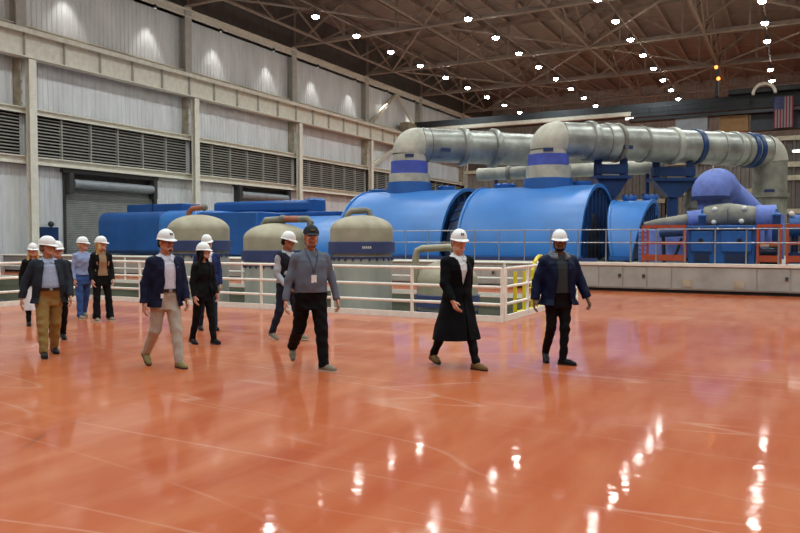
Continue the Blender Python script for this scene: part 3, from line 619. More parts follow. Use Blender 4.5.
# ------------------------------------------------------------------ domed vessels standing in the pit
def vessel(label, x, y, r, ztop, zband, elbow=None, name='domed_vessel'):
    t = thing(name, label, 'tank', (x, y, -3)); zs = zband+.5
    b = MB(); b.cyl((0, 0, 0), (0, 0, zband+3), r*.97, n=48); b.build('body', M['tankbody'], t)
    hd = ztop-zs; prof = [(r, zband+3), (r, zs+3)]+[(r*math.cos(a) if a < PI/2-.01 else .001, zs+3+hd*math.sin(a)) for a in np.linspace(.08, PI/2, 14)]
    b = MB(); b.lathe((0, 0, 0), prof, 48); b.build('dome', M['tank'], t)
    b = MB(); b.lathe((0, 0, zband+3-.12), [(r*.9, -.02), (r*1.06, -.02), (r*1.06, .28), (r*.98, .3), (r*.9, .3)], 48); bd = b.build('band', M['tankband'], t)
    a = math.atan2(-y, -x)+.15; b = MB()
    for k in range(5):
        aa = a-.13+k*.055; b.bar((r*1.065*math.cos(aa), r*1.065*math.sin(aa), zband+3.02), (r*1.065*math.cos(aa+.035), r*1.065*math.sin(aa+.035), zband+3.02), .012, .06)
    b.build('band_marking', M['kerb'], bd)
    b = MB(); b.lathe((0, 0, zband+2.72), [(r*.96, 0), (r*1.0, 0), (r*1.0, .05), (r*.96, .05)], 48)
    for k in range(24): aa = k*PI/12; b.box(*sorted((r*.99*math.cos(aa)-.02, r*.99*math.cos(aa)+.02)), *sorted((r*.99*math.sin(aa)-.02, r*.99*math.sin(aa)+.02)), zband+2.66, zband+2.76)
    b.build('lower_ring', M['tankband'], t)
    if elbow:
        pts, rr, mm = elbow
        b = MB(); b.tube([np.array(p) for p in pts], rr, 16); b.build('top_pipe', M[mm], t)
        b = MB(); p0, p1 = np.array(pts[0]), np.array(pts[-1]); b.sphere(pts[-1], rr*1.35, 12); b.build('pipe_flange', M['lagdk'], t)
    return t
zt = 5.46
vessel('leftmost beige domed tank, behind the man in the navy blazer', -16.4, 17.4, .95, 2.44, 1.46, ([(-.3, -.1, zt-.15), (-.3, -.1, zt+.05), (-.2, -.05, zt+.17), (.15, .1, zt+.2)], .085, 'rust'))
v2 = vessel('middle beige domed tank, behind the man in the dark vest', -13.38, 17.4, .95, 2.14, 1.18, ([(-.45, 0, 4.8), (-.45, 0, 5.12), (-.38, 0, 5.22), (.2, .05, 5.25)], .1, 'lagdk'))
b = MB(); b.cyl((.15, .05, 5.25), (.75, .1, 5.25), .1, n=16); b.build('rust_pipe', M['rust'], v2)
b = MB(); b.tube([(.7, .1, 5.25), (1.05, .12, 5.25), (1.13, .12, 5.17), (1.15, .12, 4.6), (1.15, .12, 3)], .1, 16); b.build('down_pipe', M['lagdk'], v2)
vessel('rightmost and tallest beige domed tank, left of the man in the long coat', -10.45, 17.4, .865, 2.33, 1.43, ([(-.35, -.2, zt-.35), (-.33, -.2, zt-.12), (-.25, -.15, zt-.02), (.1, .05, zt+.0), (.18, .08, zt-.02), (.22, .1, zt-.2)], .09, 'lagdk'))
t = vessel('small grey vessel with a pipe over it, behind the man in the long coat', -7.95, 17.6, .8, 1.12, .06, name='small_vessel')
b = MB(); b.tube([(-.78, -.3, 3.5), (-.78, -.3, 4.2), (-.74, -.28, 4.36), (-.6, -.25, 4.42), (.1, -.2, 4.46), (.35, -.2, 4.44), (.42, -.2, 4.3), (.42, -.2, 4.0)], .095, 14); b.build('top_pipe', M['tank'], t)
# ------------------------------------------------------------------ guardrails round the pit
def guardrail(label, pts, heights=(1.07, .7, .35), post=1.95, extra=()):
    t = thing('guardrail', label, 'railing', (*pts[0], 0)); pts = [np.array([*p, 0.0]) for p in pts]
    for z in heights: b = MB(); b.tube([p+[0, 0, z] for p in pts], .032, 10); wpart(b, 'rail', M['rail'], t)
    b = MB()
    for a, c in zip(pts[:-1], pts[1:]): b.bar(a+[0, 0, .06], c+[0, 0, .06], .05, .12)
    wpart(b, 'kerb_plate', M['rail'], t)
    for a, c in zip(pts[:-1], pts[1:]):
        n = max(1, round(np.linalg.norm(c-a)/post))
        for k in range(n+1):
            if k == n and c is not pts[-1]: continue
            p = a+(c-a)*k/n; b = MB(); b.cyl(p, p+[0, 0, heights[0]], .036, n=10); wpart(b, 'post', M['rail'], t)
    return t
guardrail('long white pipe guardrail along the near edge of the pit, behind the walking group', [(-17.25, 13.95), (-5.1, 13.95)])
guardrail('white pipe guardrail on the right end of the pit, with the yellow ladder inside it', [(-5.1, 14.15), (-5.1, 19.8)], post=1.4)
guardrail('white pipe guardrail at the far left, coming forward behind the blonde woman', [(-17.25, 13.75), (-17.25, 7.2)], post=1.6)
guardrail('white pipe guardrail along the far edge of the pit, behind the tanks', [(-36, 19.95), (-5.3, 19.95)], heights=(1.0, .55), post=1.9)
t = thing('yellow_ladder', 'yellow access ladder with hooped handrails at the right end of the pit', 'ladder', (-5.6, 16, -3))
for y in (15.9, 16.55, 17.15):
    b = MB(); b.cyl((-5.5, y, -3), (-5.5, y, .93), .045, n=10); wpart(b, 'stringer', M['yellow'], t)
b = MB(); b.tube([(-5.5, 17.15, .9), (-5.5, 17.3, 1.12)]+[(-5.5, 17.75-.4*math.cos(a), 1.05+.2*math.sin(a)) for a in np.linspace(.4, PI, 7)]+[(-5.5, 18.15, -.2)], .045, 10); wpart(b, 'hoop', M['yellow'], t)
for k in range(12): b = MB(); b.cyl((-5.5, 16.55, -2.8+k*.3), (-5.5, 17.15, -2.8+k*.3), .02, n=8); wpart(b, 'rung', M['yellow'], t)
b = MB(); b.cyl((-5.5, 15.9, .0), (-5.5, 18.15, .0), .04, n=8); wpart(b, 'base_rail', M['yellow'], t)
for k, (x, y) in enumerate(((-18.6, 13.0), (-18.2, 12.2), (-19.2, 12.6))):
    t = thing('rubber_tire', ['dark round tire in the pit at the left edge, farthest', 'dark round tire in the pit at the left edge, nearest', 'dark round tire in the pit at the left edge, outermost'][k], 'tire', (x, y, -.45))
    b = MB(); b.lathe((0, 0, 0), [(.28, -.12), (.42, -.14), (.48, 0), (.42, .14), (.28, .12)], 28, (.2, -1, .1)); b.build('tread', M['rubber'], t)
    b = MB(); b.lathe((0, 0, 0), [(.01, -.04), (.28, -.05), (.28, .05), (.01, .04)], 28, (.2, -1, .1)); b.build('rim', M['crane_dark'], t)
    b = MB(); b.box(-.35, .35, -.3, .3, -2.55, -.45); b.build('stand', M['crane_dark'], t)
# ------------------------------------------------------------------ far end: crane, flag, cladding
CYY = 70.0
t = thing('bridge_crane', 'dark overhead bridge crane spanning the hall in front of the end wall', 'crane', (-10, CYY, 13))
b = MB(); b.box(-35.6, 24, CYY+.3, CYY+1.0, 12.9, 14.1); wpart(b, 'main_girder', M['crane_dark'], t)
b = MB(); b.box(-35.4, -13.2, CYY-.25, CYY+.3, 13.0, 13.35); wpart(b, 'lit_girder_strip', M['cream'], t)  # cream strip paints the lit underside of the girder
b = MB(); b.box(-13.2, 24, CYY-.9, CYY+.3, 12.35, 12.6); wpart(b, 'dark_walkway', M['crane_dark'], t)
b = MB(); b.box(-36.4, -35.4, CYY-1.5, CYY+2, 13.0, 13.9); wpart(b, 'end_truck', M['creamdirt'], t)
for x in np.arange(-13, 12, 1.6): b = MB(); b.cyl((x, CYY-.85, 12.6), (x, CYY-.85, 13.5), .035, n=6); wpart(b, 'walkway_post', M['crane_dark'], t)
for z in (13.05, 13.5): b = MB(); b.cyl((-13, CYY-.85, z), (12, CYY-.85, z), .035, n=6); wpart(b, 'walkway_rail', M['crane_dark'], t)
b = MB(); b.box(-5.0, .6, CYY-.6, CYY+2.4, 14.1, 14.5); wpart(b, 'trolley', M['crane_dark'], t)
b = MB(); b.lathe((-2.2, CYY-.9, 13.85), [(.72, -.25), (.95, -.25), (.95, .25), (.72, .25), (.72, -.25)], 24, (0, 1, 0), 0, PI); wpart(b, 'drum_rim', M['kerb'], t)
b = MB(); b.cyl((-13.6, CYY-.4, 12.7), (-12.9, CYY-.4, 12.7), .12, n=8); wpart(b, 'walkway_lamp', M['glow'], t)
b = MB(); b.box(-9.2, -6.6, CYY-.7, CYY+.6, 11.0, 12.35); wpart(b, 'grey_enclosure', M['greybox'], t)
b = MB(); b.box(-5.6, -3.4, CYY-.5, CYY+.6, 10.9, 12.3); wpart(b, 'tan_panel', M['tan'], t)
b = MB(); b.box(-3.2, 1.0, CYY-.2, CYY+.6, 10.9, 12.3); wpart(b, 'dark_cab', M['crane_dark'], t)
for x, z in ((-6.9, 16.6), (-6.7, 15.6)):
    b = MB(); b.sphere((x+.9, CYY-.3, z), .16, 10); wpart(b, 'amber_beacon', M['amber'], t)
b = MB(); b.box(-6.05, -5.8, CYY-.2, CYY+.4, 14.1, 16.6); wpart(b, 'beacon_mast', M['crane_dark'], t)
for x, l in ((-13.0, 'pale round floodlight'),):
    pass
# flag hung upright, blue field at the top left
FX0, FX1, FZ0, FZ1, FY = -1.45, -.02, 10.9, 13.45, CYY-1.15
t = thing('flag', 'american flag hanging upright with vertical red and white stripes at the top right', 'flag', ((FX0+FX1)/2, FY, FZ0))
def flag_y(x, z): return FY+.05*math.sin((x-FX0)*9+z*.6)
b = MB(); n = 13; W = FX1-FX0
for k in range(n):
    b.m = k % 2; x0, x1 = FX0+W*k/n, FX0+W*(k+1)/n
    for j in range(8):
        z0, z1 = FZ0+(FZ1-FZ0)*j/8, FZ0+(FZ1-FZ0)*(j+1)/8
        for s in (0, .012):
            q = [(x0, flag_y(x0, z0)+s, z0), (x1, flag_y(x1, z0)+s, z0), (x1, flag_y(x1, z1)+s, z1), (x0, flag_y(x0, z1)+s, z1)]
            b.add(q, [(0, 1, 2, 3)])
wpart(b, 'striped_cloth', [M['flagred_dim'], M['flagwhite_dim']], t)
b = MB(); cw, chh = W*7/13, (FZ1-FZ0)*.4
for j in range(8):
    x0, x1 = FX0+cw*j/8, FX0+cw*(j+1)/8
    b.add([(x0, flag_y(x0, FZ1-.5)-.05, FZ1-chh), (x1, flag_y(x1, FZ1-.5)-.05, FZ1-chh), (x1, flag_y(x1, FZ1-.5)-.05, FZ1), (x0, flag_y(x0, FZ1-.5)-.05, FZ1)], [(0, 1, 2, 3)])
ca = wpart(b, 'blue_field', M['flagblue'], t)
b = MB()
for r in range(9):
    for c in range(6 if r % 2 == 0 else 5):
        cx = FX0+cw*(c+.5+(0 if r % 2 == 0 else .5))/6.0; cz = FZ1-chh*(r+.6)/9.2; y = flag_y(cx, FZ1-.5)-.07
        pts = [(cx+(.045 if k % 2 == 0 else .018)*math.sin(k*PI/5), y, cz+(.045 if k % 2 == 0 else .018)*math.cos(k*PI/5)) for k in range(10)]
        b.add(pts+[(cx, y-.004, cz)], [(k, (k+1) % 10, 10) for k in range(10)])
wpart(b, 'stars', M['flagwhite_dim'], ca)
b = MB(); b.cyl((FX0-.1, FY, FZ1+.05), (FX1+.1, FY, FZ1+.05), .035, n=8)
for xx in (FX0, FX1): b.cyl((xx, FY, FZ1), (xx, CYY-.85, 13.55), .03, n=6)
wpart(b, 'hanging_rod', M['crane_dark'], t)
# clad enclosures behind the turbine
def clad(name, label, x0, x1, y0, y1, z1, m, band=None):
    t = thing(name, label, 'enclosure', ((x0+x1)/2, y0, 0)); b = MB(); corr_x(b, y0, x0, x1, 0, z1, .5, .08); b.box(x0, x1, y0+.2, y1, 0, z1-.01); wpart(b, 'clad_walls', M[m], t)
    b = MB(); b.box(x0-.15, x1+.15, y0-.2, y1+.1, z1-.01, z1+.25); wpart(b, 'roof_edge', M['creamdirt'], t)
    for q in band or (): b = MB(); b.box(x0-.02, x1+.02, y0-.14, y0-.02, q, q+.3); wpart(b, 'band', M['creamdirt'], t)
    return t
clad('clad_enclosure', 'brown corrugated metal enclosure behind the blue pipe stands', -16.5, -7.8, 54, 62, 6.9, 'brownclad', (4.2,))
clad('clad_enclosure', 'pale gridded cladding enclosure behind the lavender elbow', -7.4, -1.0, 52, 62, 6.6, 'beigeclad', (3.0, 4.6))
clad('clad_enclosure', 'grey clad enclosure at the right edge behind the pipe drop leg', -.8, 18, 50, 60, 7.6, 'brownclad', (3.2, 5.2, 6.0))
clad('clad_enclosure', 'dark brown block behind the left pipe, left of the right riser', -31, -27.5, 74, 80, 11.5, 'brownclad')
clad('clad_enclosure', 'beige block glimpsed between the two risers below the left pipe', -25.2, -18.0, 60, 66, 7.4, 'beigeclad', (5.5,))
t = thing('tube_lamp', 'thin glowing tube lamp on the grey enclosure at the right edge', 'lamp', (0, 49.8, 6.9)); b = MB(); b.cyl((.0, 49.75, 6.9), (3.4, 49.75, 6.9), .07, n=8); wpart(b, 'tube', M['tube'], t)
b = MB(); b.box(-.1, 3.5, 49.8, 49.98, 6.85, 7.05); wpart(b, 'holder', M['housing'], t)

# ================================================================== PEOPLE
# Each figure is grown as a smooth distance field over a posed skeleton and skinned with surface nets.
class Field:
    def __init__(s, lo, hi, h):
        s.h = h; s.lo = np.array(lo, np.float32); n = np.ceil((np.array(hi)-s.lo)/h).astype(int)+1
        s.ax = [s.lo[i]+h*np.arange(n[i], dtype=np.float32) for i in range(3)]
        s.d = np.full(n, .15, np.float32)
    def region(s, lo, hi):
        sl = []
        for i in range(3):
            a = int(max(0, math.floor((lo[i]-s.lo[i])/s.h))); c = int(min(len(s.ax[i]), math.ceil((hi[i]-s.lo[i])/s.h)+1))
            if c-a < 2: return None
            sl.append(slice(a, c))
        return tuple(sl)
    def grid(s, sl): return (s.ax[0][sl[0]][:, None, None], s.ax[1][sl[1]][None, :, None], s.ax[2][sl[2]][None, None, :])
    def add(s, prim, k=.02, sub=False):
        fn, lo, hi = prim; m = .03+k
        sl = s.region(np.array(lo)-m, np.array(hi)+m)
        if sl is None: return s
        q = fn(*s.grid(sl)).astype(np.float32); d = s.d[sl]
        if sub:
            q = -q; h = np.clip(.5-.5*(d-q)/k, 0, 1); s.d[sl] = d*(1-h)+q*h+k*h*(1-h)
        else:
            h = np.clip(.5+.5*(q-d)/k, 0, 1); s.d[sl] = q*(1-h)+d*h-k*h*(1-h)
        return s
    def sub(s, prim, k=.01): return s.add(prim, k, True)
    def cut(s, fn): s.d = np.maximum(s.d, fn(*s.grid((slice(None),)*3)).astype(np.float32)); return s
    def folds(s, amp, kz=55., seed=0):
        x, y, z = s.grid((slice(None),)*3); r = np.random.default_rng(seed)
        f = 0
        for i in range(4):
            w = r.uniform(-1, 1, 3)*np.array([28, 28, 12]); f = f+np.sin(x*w[0]+y*w[1]+z*(kz*r.uniform(.5, 1.1))+r.uniform(0, 6))*np.sin(x*w[1]*1.2-y*w[0]+z*9*r.uniform(-1, 1)+r.uniform(0, 6))
        s.fold = amp*.5*f; s.d = (s.d+s.fold).astype(np.float32); return s
    def mesh(s):
        d = s.d.copy()
        for i in range(3):
            ix = [slice(None)]*3
            for e in (0, -1): ix[i] = e; d[tuple(ix)] = np.maximum(d[tuple(ix)], .01)
        n = np.array(d.shape); ins = d < 0
        c = [(i, j, k) for i in (0, 1) for j in (0, 1) for k in (0, 1)]
        S = lambda o: tuple(slice(o[i], n[i]-1+o[i]) for i in range(3))
        cnt = sum(ins[S(o)].astype(np.int8) for o in c); act = (cnt > 0) & (cnt < 8)
        idx = np.full(act.shape, -1, np.int64); A = np.argwhere(act); idx[act] = np.arange(len(A))
        acc = np.zeros((len(A), 3)); w = np.zeros(len(A))
        val = {o: d[A[:, 0]+o[0], A[:, 1]+o[1], A[:, 2]+o[2]] for o in c}
        for a in c:
            for ax in range(3):
                if a[ax]: continue
                e = list(a); e[ax] = 1; e = tuple(e); va, vb = val[a], val[e]; x = (va < 0) != (vb < 0)
                t = np.where(x, va/np.where(va-vb == 0, 1, va-vb), 0); p = np.tile(np.array(a, float), (len(A), 1)); p[:, ax] += t
                acc[x] += p[x]; w[x] += 1
        V = (A+acc/w[:, None])*s.h+s.lo; F = []
        for ax in range(3):
            u, v = (ax+1) % 3, (ax+2) % 3
            sl0 = [slice(0, n[i]-1) for i in range(3)]; sl1 = list(sl0)
            sl0[ax] = slice(0, n[ax]-1); sl1[ax] = slice(1, n[ax])
            for q in (u, v): sl0[q] = slice(1, n[q]-1); sl1[q] = slice(1, n[q]-1)
            a, bb = ins[tuple(sl0)], ins[tuple(sl1)]
            P = np.argwhere(a != bb)
            if not len(P): continue
            sgn = a[tuple(P.T)]; off = np.zeros(3, int); off[u] = 1; off[v] = 1; P = P+off
            def at(du, dv): Q = P.copy(); Q[:, u] += du; Q[:, v] += dv; return idx[tuple(Q.T)]
            q = np.stack([at(-1, -1), at(0, -1), at(0, 0), at(-1, 0)], 1); q[~sgn] = q[~sgn][:, ::-1]; F.append(q)
        return V, np.concatenate(F)
def rc(a, c, ra, rb, flat=None, sq=None):
    """tapered capsule; flat = stop squarely that far beyond c; sq = (axis vector, factor) thins it along an axis"""
    a = np.array(a, float); c = np.array(c, float); ba = c-a; L2 = float(ba @ ba)+1e-9; r = max(ra, rb)
    dn = ba/math.sqrt(L2)
    def f(x, y, z):
        px, py, pz = x-a[0], y-a[1], z-a[2]; h = np.clip((px*ba[0]+py*ba[1]+pz*ba[2])/L2, 0, 1)
        qx, qy, qz = px-ba[0]*h, py-ba[1]*h, pz-ba[2]*h
        if sq is not None:
            s_, k_ = sq; t = (qx*s_[0]+qy*s_[1]+qz*s_[2])*(1/k_-1); qx, qy, qz = qx+s_[0]*t, qy+s_[1]*t, qz+s_[2]*t
        d = np.sqrt(qx*qx+qy*qy+qz*qz)-(ra+(rb-ra)*h)
        if flat is not None: d = np.maximum(d, (x-c[0])*dn[0]+(y-c[1])*dn[1]+(z-c[2])*dn[2]-flat)
        return d
    return f, np.minimum(a, c)-r, np.maximum(a, c)+r
def ell(c, r, R=None):
    c = np.array(c, float); r = np.array(r, float); m = r.max()
    def f(x, y, z):
        x, y, z = x-c[0], y-c[1], z-c[2]
        if R is not None: x, y, z = (R[0][0]*x+R[1][0]*y+R[2][0]*z, R[0][1]*x+R[1][1]*y+R[2][1]*z, R[0][2]*x+R[1][2]*y+R[2][2]*z)
        k0 = np.sqrt((x/r[0])**2+(y/r[1])**2+(z/r[2])**2); k1 = np.sqrt((x/r[0]**2)**2+(y/r[1]**2)**2+(z/r[2]**2)**2)+1e-6
        return k0*(k0-1)/k1
    return f, c-m, c+m
def column(rows, grow=0.0):
    """stack of ellipses: rows of (z, cy, a, b)"""
    R = np.array(sorted(rows), float)
    def f(x, y, z):
        zz = np.clip(z, R[0, 0], R[-1, 0]); cy = np.interp(zz, R[:, 0], R[:, 1]); a = np.interp(zz, R[:, 0], R[:, 2])+grow; bb = np.interp(zz, R[:, 0], R[:, 3])+grow
        d = (np.sqrt((x/a)**2+((y-cy)/bb)**2)-1)*np.minimum(a, bb)
        return np.maximum(d, np.maximum(R[0, 0]-z, z-R[-1, 0]))
    am = max(R[:, 2].max(), R[:, 3].max())+grow+.08
    return f, np.array([-am, -am, R[0, 0]]), np.array([am, am, R[-1, 0]])
def unit(v): v = np.array(v, float); return v/np.linalg.norm(v)

SKIN = {}
def skin_mat(tone): return mat('skin_%d_%d_%d' % tone, tone, .5, 0, 14, .07)
def cloth(name, rgb, rough=.8, amt=.06, scale=9, bump=.12): return mat(name, rgb, rough, 0, scale, amt, bump, 60, spec=.15)

def person(label, px, py, phi, top, pose, look, shape=None, h=.0075, group=None):
    """pose: hips/knees/arms; look: garments and colours; top: height of the crown of the headgear"""
    sh = dict(female=False, belly=0.0, wide=1.0); sh.update(shape or {})
    fem = sh['female']
    g = ground(px, py); to = -np.array([g[0], g[1], 0]); to /= np.linalg.norm(to)
    fw = math.cos(phi)*to+math.sin(phi)*RT; rz = math.atan2(-fw[0], fw[1])
    if len(label.split()) > 16: print('LONG', label)
    root = thing('person', label, 'person', (g[0], g[1], 0), rz, group)
    # ---------------- skeleton (1.75 m figure, +y forward, +x the person's right)
    hipx = .088 if not fem else .09; shx = (.178 if not fem else .155)*sh['wide']
    TH, SHN, UA, FA = .43, .41, .285, .25
    feet = {}; low = []
    for s, key in ((1, 'R'), (-1, 'L')):
        fl, kn, ty, fp = [math.radians(v) for v in pose['leg'+key][:4]]; ab = math.radians(pose['leg'+key][4] if len(pose['leg'+key]) > 4 else 2)
        hip = np.array([s*hipx, 0, 0.]); td = unit([s*math.sin(ab), math.sin(fl), -math.cos(fl)]); kne = hip+td*TH
        sd = unit([s*math.sin(ab)*.6, math.sin(fl-kn), -math.cos(fl-kn)]); ank = kne+sd*SHN
        f0 = np.array([s*math.sin(ty), math.cos(ty), 0]); ff = f0*math.cos(fp)-np.array([0, 0, 1])*math.sin(fp); fu = f0*math.sin(fp)+np.array([0, 0, 1])*math.cos(fp)
        feet[key] = [hip, kne, ank, ff, fu, sd]
        low += [(ank+ff*.135-fu*.085)[2], (ank-ff*.05-fu*.085)[2]]
    pz = -min(low)
    for k in feet: feet[k][:3] = [p+np.array([0, 0, pz]) for p in feet[k][:3]]
    dz = pz-.92                      # torso table below is written for hips at .92
    arms = {}
    for s, key in ((1, 'R'), (-1, 'L')):
        fl, ab, el, inn = [math.radians(v) for v in pose['arm'+key][:4]]
        shd = np.array([s*shx, -.012, 1.378+dz]); ud = unit([s*math.sin(ab), math.sin(fl)*math.cos(ab), -math.cos(fl)*math.cos(ab)]); elb = shd+ud*UA
        fd = unit([s*math.sin(ab)*.5-s*math.sin(inn), math.sin(fl+el), -math.cos(fl+el)]); wr = elb+fd*FA
        arms[key] = [shd, elb, wr, fd, s]
    bl = sh['belly']; wd = sh['wide']
    if fem: rows = [(.76, -.01, .15, .11), (.86, -.012, .168, .118), (.95, -.005, .16, .11), (1.06, .0, .128, .092), (1.12, .0, .122, .09), (1.25, .008, .14, .108), (1.33, .0, .138, .098), (1.40, -.014, .112, .07), (1.45, -.022, .065, .05)]
    else: rows = [(.76, -.005, .15, .105), (.86, -.01, .163, .112), (.95, .0+bl*.3, .158+bl*.5, .108+bl*.6), (1.06, .0+bl*.5, .148+bl*.7, .1+bl), (1.16, .0+bl*.4, .155+bl*.4, .106+bl*.7), (1.28, .005, .172, .118), (1.35, -.002, .165, .108), (1.41, -.015, .135, .075), (1.455, -.022, .075, .055)]
    rows = [(z+dz, cy, a*wd, bb) for z, cy, a, bb in rows]
    lean = pose.get('lean', 2)
    hy, hp = [math.radians(v) for v in pose.get('head', (0, 0))]; ht = math.radians(pose.get('tilt', 0))
    HC = np.array([0, .012, 1.632+dz])
    Rh = (Matrix.Rotation(hy, 3, 'Z') @ Matrix.Rotation(-hp, 3, 'X') @ Matrix.Rotation(ht, 3, 'Y')); Rh = np.array(Rh)
    def H(p): return HC+Rh @ np.array(p, float)
    ztop = 1.632+dz+.155
    SCL = top/ztop
    tl = math.tan(math.radians(lean))
    def finish(V): 
        V = np.array(V, float).copy(); up = np.clip(V[:, 2]-pz, 0, None); V[:, 1] += up*tl; return V*SCL
    def emit(name, V, Fq, m, parent=root, smooth=True, sharp=None):
        me = bpy.data.meshes.new(name); V = finish(V)
        me.from_pydata(V.tolist(), [], Fq.tolist() if hasattr(Fq, 'tolist') else Fq)
        for mm in (m if isinstance(m, list) else [m]): me.materials.append(mm)
        me.polygons.foreach_set('use_smooth', [True]*len(me.polygons)); me.update()
        if sharp: me.set_sharp_from_angle(angle=math.radians(sharp))
        o = bpy.data.objects.new(name, me); COL.objects.link(o); o.parent = parent; return o
    def emit_mb(name, b, m, parent=root): return emit(name, b.v, b.f, m, parent, sharp=40)
    lo = np.array([-.62, -.62, -.02]); hi = np.array([.62, .62, 1.84])
    xs = [p[0] for k in arms for p in arms[k][:3]]; ys = [p[1] for k in arms for p in arms[k][:3]]+[p[1] for k in feet for p in feet[k][:3]]
    lo = np.array([min(xs)-.16, min(ys+[-.2])-.16, -.02]); hi = np.array([max(xs)+.16, max(ys+[.2])+.22, 1.82+dz])
    # ---------------- body
    B = Field(lo, hi, h)
    B.add(column(rows, -.008), .02)
    for k in feet:
        hip, kne, ank, ff, fu, sd = feet[k]; s = 1 if k == 'R' else -1
        B.add(rc(hip+[0, 0, -.02], kne, .074, .047), .03); B.add(rc(kne, kne*.6+ank*.4, .044, .042), .02); B.add(rc(kne*.6+ank*.4, ank, .042, .031), .02)
        B.add(rc(ank-ff*.02-fu*.03, ank+ff*.12-fu*.055, .034, .026), .02)
    for k in arms:
        shd, elb, wr, fd, s = arms[k]
        B.add(ell(shd, (.045, .046, .05)), .04); B.add(rc(shd, elb, .04, .033), .03); B.add(rc(elb, wr, .034, .026), .015)
        # hand: palm, four unequal curled fingers and a thumb from the side of the palm
        side = unit(np.cross(fd, [s*1.0, 0, 0]))                # across the knuckles
        if side[1] < 0: side = -side
        nrm = unit(np.cross(side, fd)); nrm = nrm if nrm[0]*s < 0 else -nrm     # palm faces the thigh
        curl = pose.get('curl', 22)
        for j, t in enumerate((.027, .009, -.009, -.026)):
            kn = wr+fd*(.092-.004*abs(j-1))+side*t; B.add(rc(wr+side*t*.6+fd*.01, kn, .0145, .0125), .012)
            ln = (.036, .041, .038, .03)[j]; d = fd+side*t*2.2; p = kn
            for q in range(3):
                a = math.radians(curl*(q+.5)+6*j); dd = unit(d)*math.cos(a)+nrm*math.sin(a); e = p+dd*ln*(1, .72, .6)[q]
                B.add(rc(p, e, .0098-.0008*q, .0092-.0008*q), .004); p = e
        tb = wr+fd*.03+side*.026; d1 = unit(fd*.75+side*.65+nrm*.35); d2 = unit(fd*.95+side*.15+nrm*.4)
        B.add(rc(tb, tb+d1*.042, .0145, .0115), .01); B.add(rc(tb+d1*.042, tb+d1*.042+d2*.034, .0112, .009), .004)
    B.add(rc((0, -.03, 1.45+dz), H((0, -.018, -.075)), .058 if not fem else .047, .054 if not fem else .045), .025)
    B.add(rc((-.1, -.02, 1.4+dz), (.1, -.02, 1.4+dz), .045, .045), .04)
    fs = .95 if fem else 1.0
    B.add(ell(H((0, -.014, .03)), np.array((.076, .096, .088))*fs, Rh), .015); B.add(ell(H((0, .024, -.045)), np.array((.059, .066, .07))*fs, Rh), .03)
    B.add(rc(H((-.018, .072, -.1)), H((.018, .072, -.1)), .022, .022), .03)
    for s in (-1, 1):
        B.add(rc(H((s*.052, -.005, -.06)), H((s*.03, .06, -.09)), .024, .022), .025); B.add(ell(H((s*.036, .066, -.028)), (.026, .022, .022), Rh), .02)
    B.add(rc(H((-.036, .082, .022)), H((.036, .082, .022)), .013, .013), .015)
    for s in (-1, 1): B.sub(ell(H((s*.032, .1, -.002)), (.02, .013, .012), Rh), .014)
    B.add(rc(H((0, .088, .008)), H((0, .108, -.034)), .0095, .0145), .01)
    for s in (-1, 1): B.add(ell(H((s*.012, .096, -.038)), (.0085, .011, .008), Rh), .006)
    B.add(rc(H((-.02, .083, -.062)), H((.02, .083, -.062)), .0095, .0095), .006); B.add(rc(H((-.017, .083, -.074)), H((.017, .083, -.074)), .0105, .0105), .006)
    B.sub(rc(H((-.021, .097, -.068)), H((.021, .097, -.068)), .0028, .0028), .004)
    for s in (-1, 1): B.add(ell(H((s*.079, -.008, -.012)), (.011, .021, .033), Rh), .008)
    V, Fq = B.mesh()
    sk = skin_mat(look['skin']); bo = emit('body', V, Fq, [sk, mat('lips_%d' % look['skin'][0], tuple(int(a*f) for a, f in zip(look['skin'], (.86, .72, .72))), .45, 0, 14, .05)])
    hv = (V-HC) @ Rh; lipv = (np.abs(hv[:, 0]) < .025) & (hv[:, 1] > .07) & (hv[:, 2] < -.056) & (hv[:, 2] > -.082)
    lf = lipv[Fq].all(1); mi = np.where(lf, 1, 0).astype(np.int32); bo.data.polygons.foreach_set('material_index', mi)
    # ---------------- eyes, brows, glasses
    for s in (-1, 1):
        b = MB(); b.sphere((0, 0, 0), .0125, 12); b.v = [tuple(H(np.array((s*.031, .0765, -.001))+np.array(v))) for v in b.v]; e = emit_mb('eye', b, M['white'])
        b = MB(); b.lathe((0, 0, 0), [(.0001, .0132), (.0065, .0118)], 10, (0, 1, 0)); b.v = [tuple(H(np.array((s*.031, .0765, -.001))+np.array(v))) for v in b.v]; emit_mb('iris', b, mat('iris_brown', (60, 40, 28), .3), e)
        b = MB(); b.tube([H((s*.013, .0955, .021)), H((s*.03, .0965, .026)), H((s*.046, .087, .02))], [.0035, .0045, .0025], 8); emit_mb('eyebrow', b, look['hairmat'])
    if look.get('glasses'):
        b = MB()
        for s in (-1, 1):
            c = [H((s*.032+.021*math.cos(a), .108, -.004+.016*math.sin(a))) for a in np.linspace(0, 2*PI, 15)]; b.tube(c, .0024, 6, cap=False)
            b.tube([H((s*.053, .106, .004)), H((s*.078, .06, .006)), H((s*.08, -.01, .004))], .0022, 6)
        b.tube([H((-.012, .109, 0)), H((0, .111, .003)), H((.012, .109, 0))], .0022, 6); emit_mb('eyeglasses', b, mat('glasses_frame', (24, 22, 22), .3, 0))
    # ---------------- hair, beard
    hm = look['hairmat']; style = look.get('hair', 'short')
    hr = Field(HC-np.array([.22, .24, .36]), HC+np.array([.22, .2, .16]), max(.006, h*.8))
    hr.add(ell(H((0, -.02, .034)), np.array((.083, .101, .092))*fs, Rh), .01)
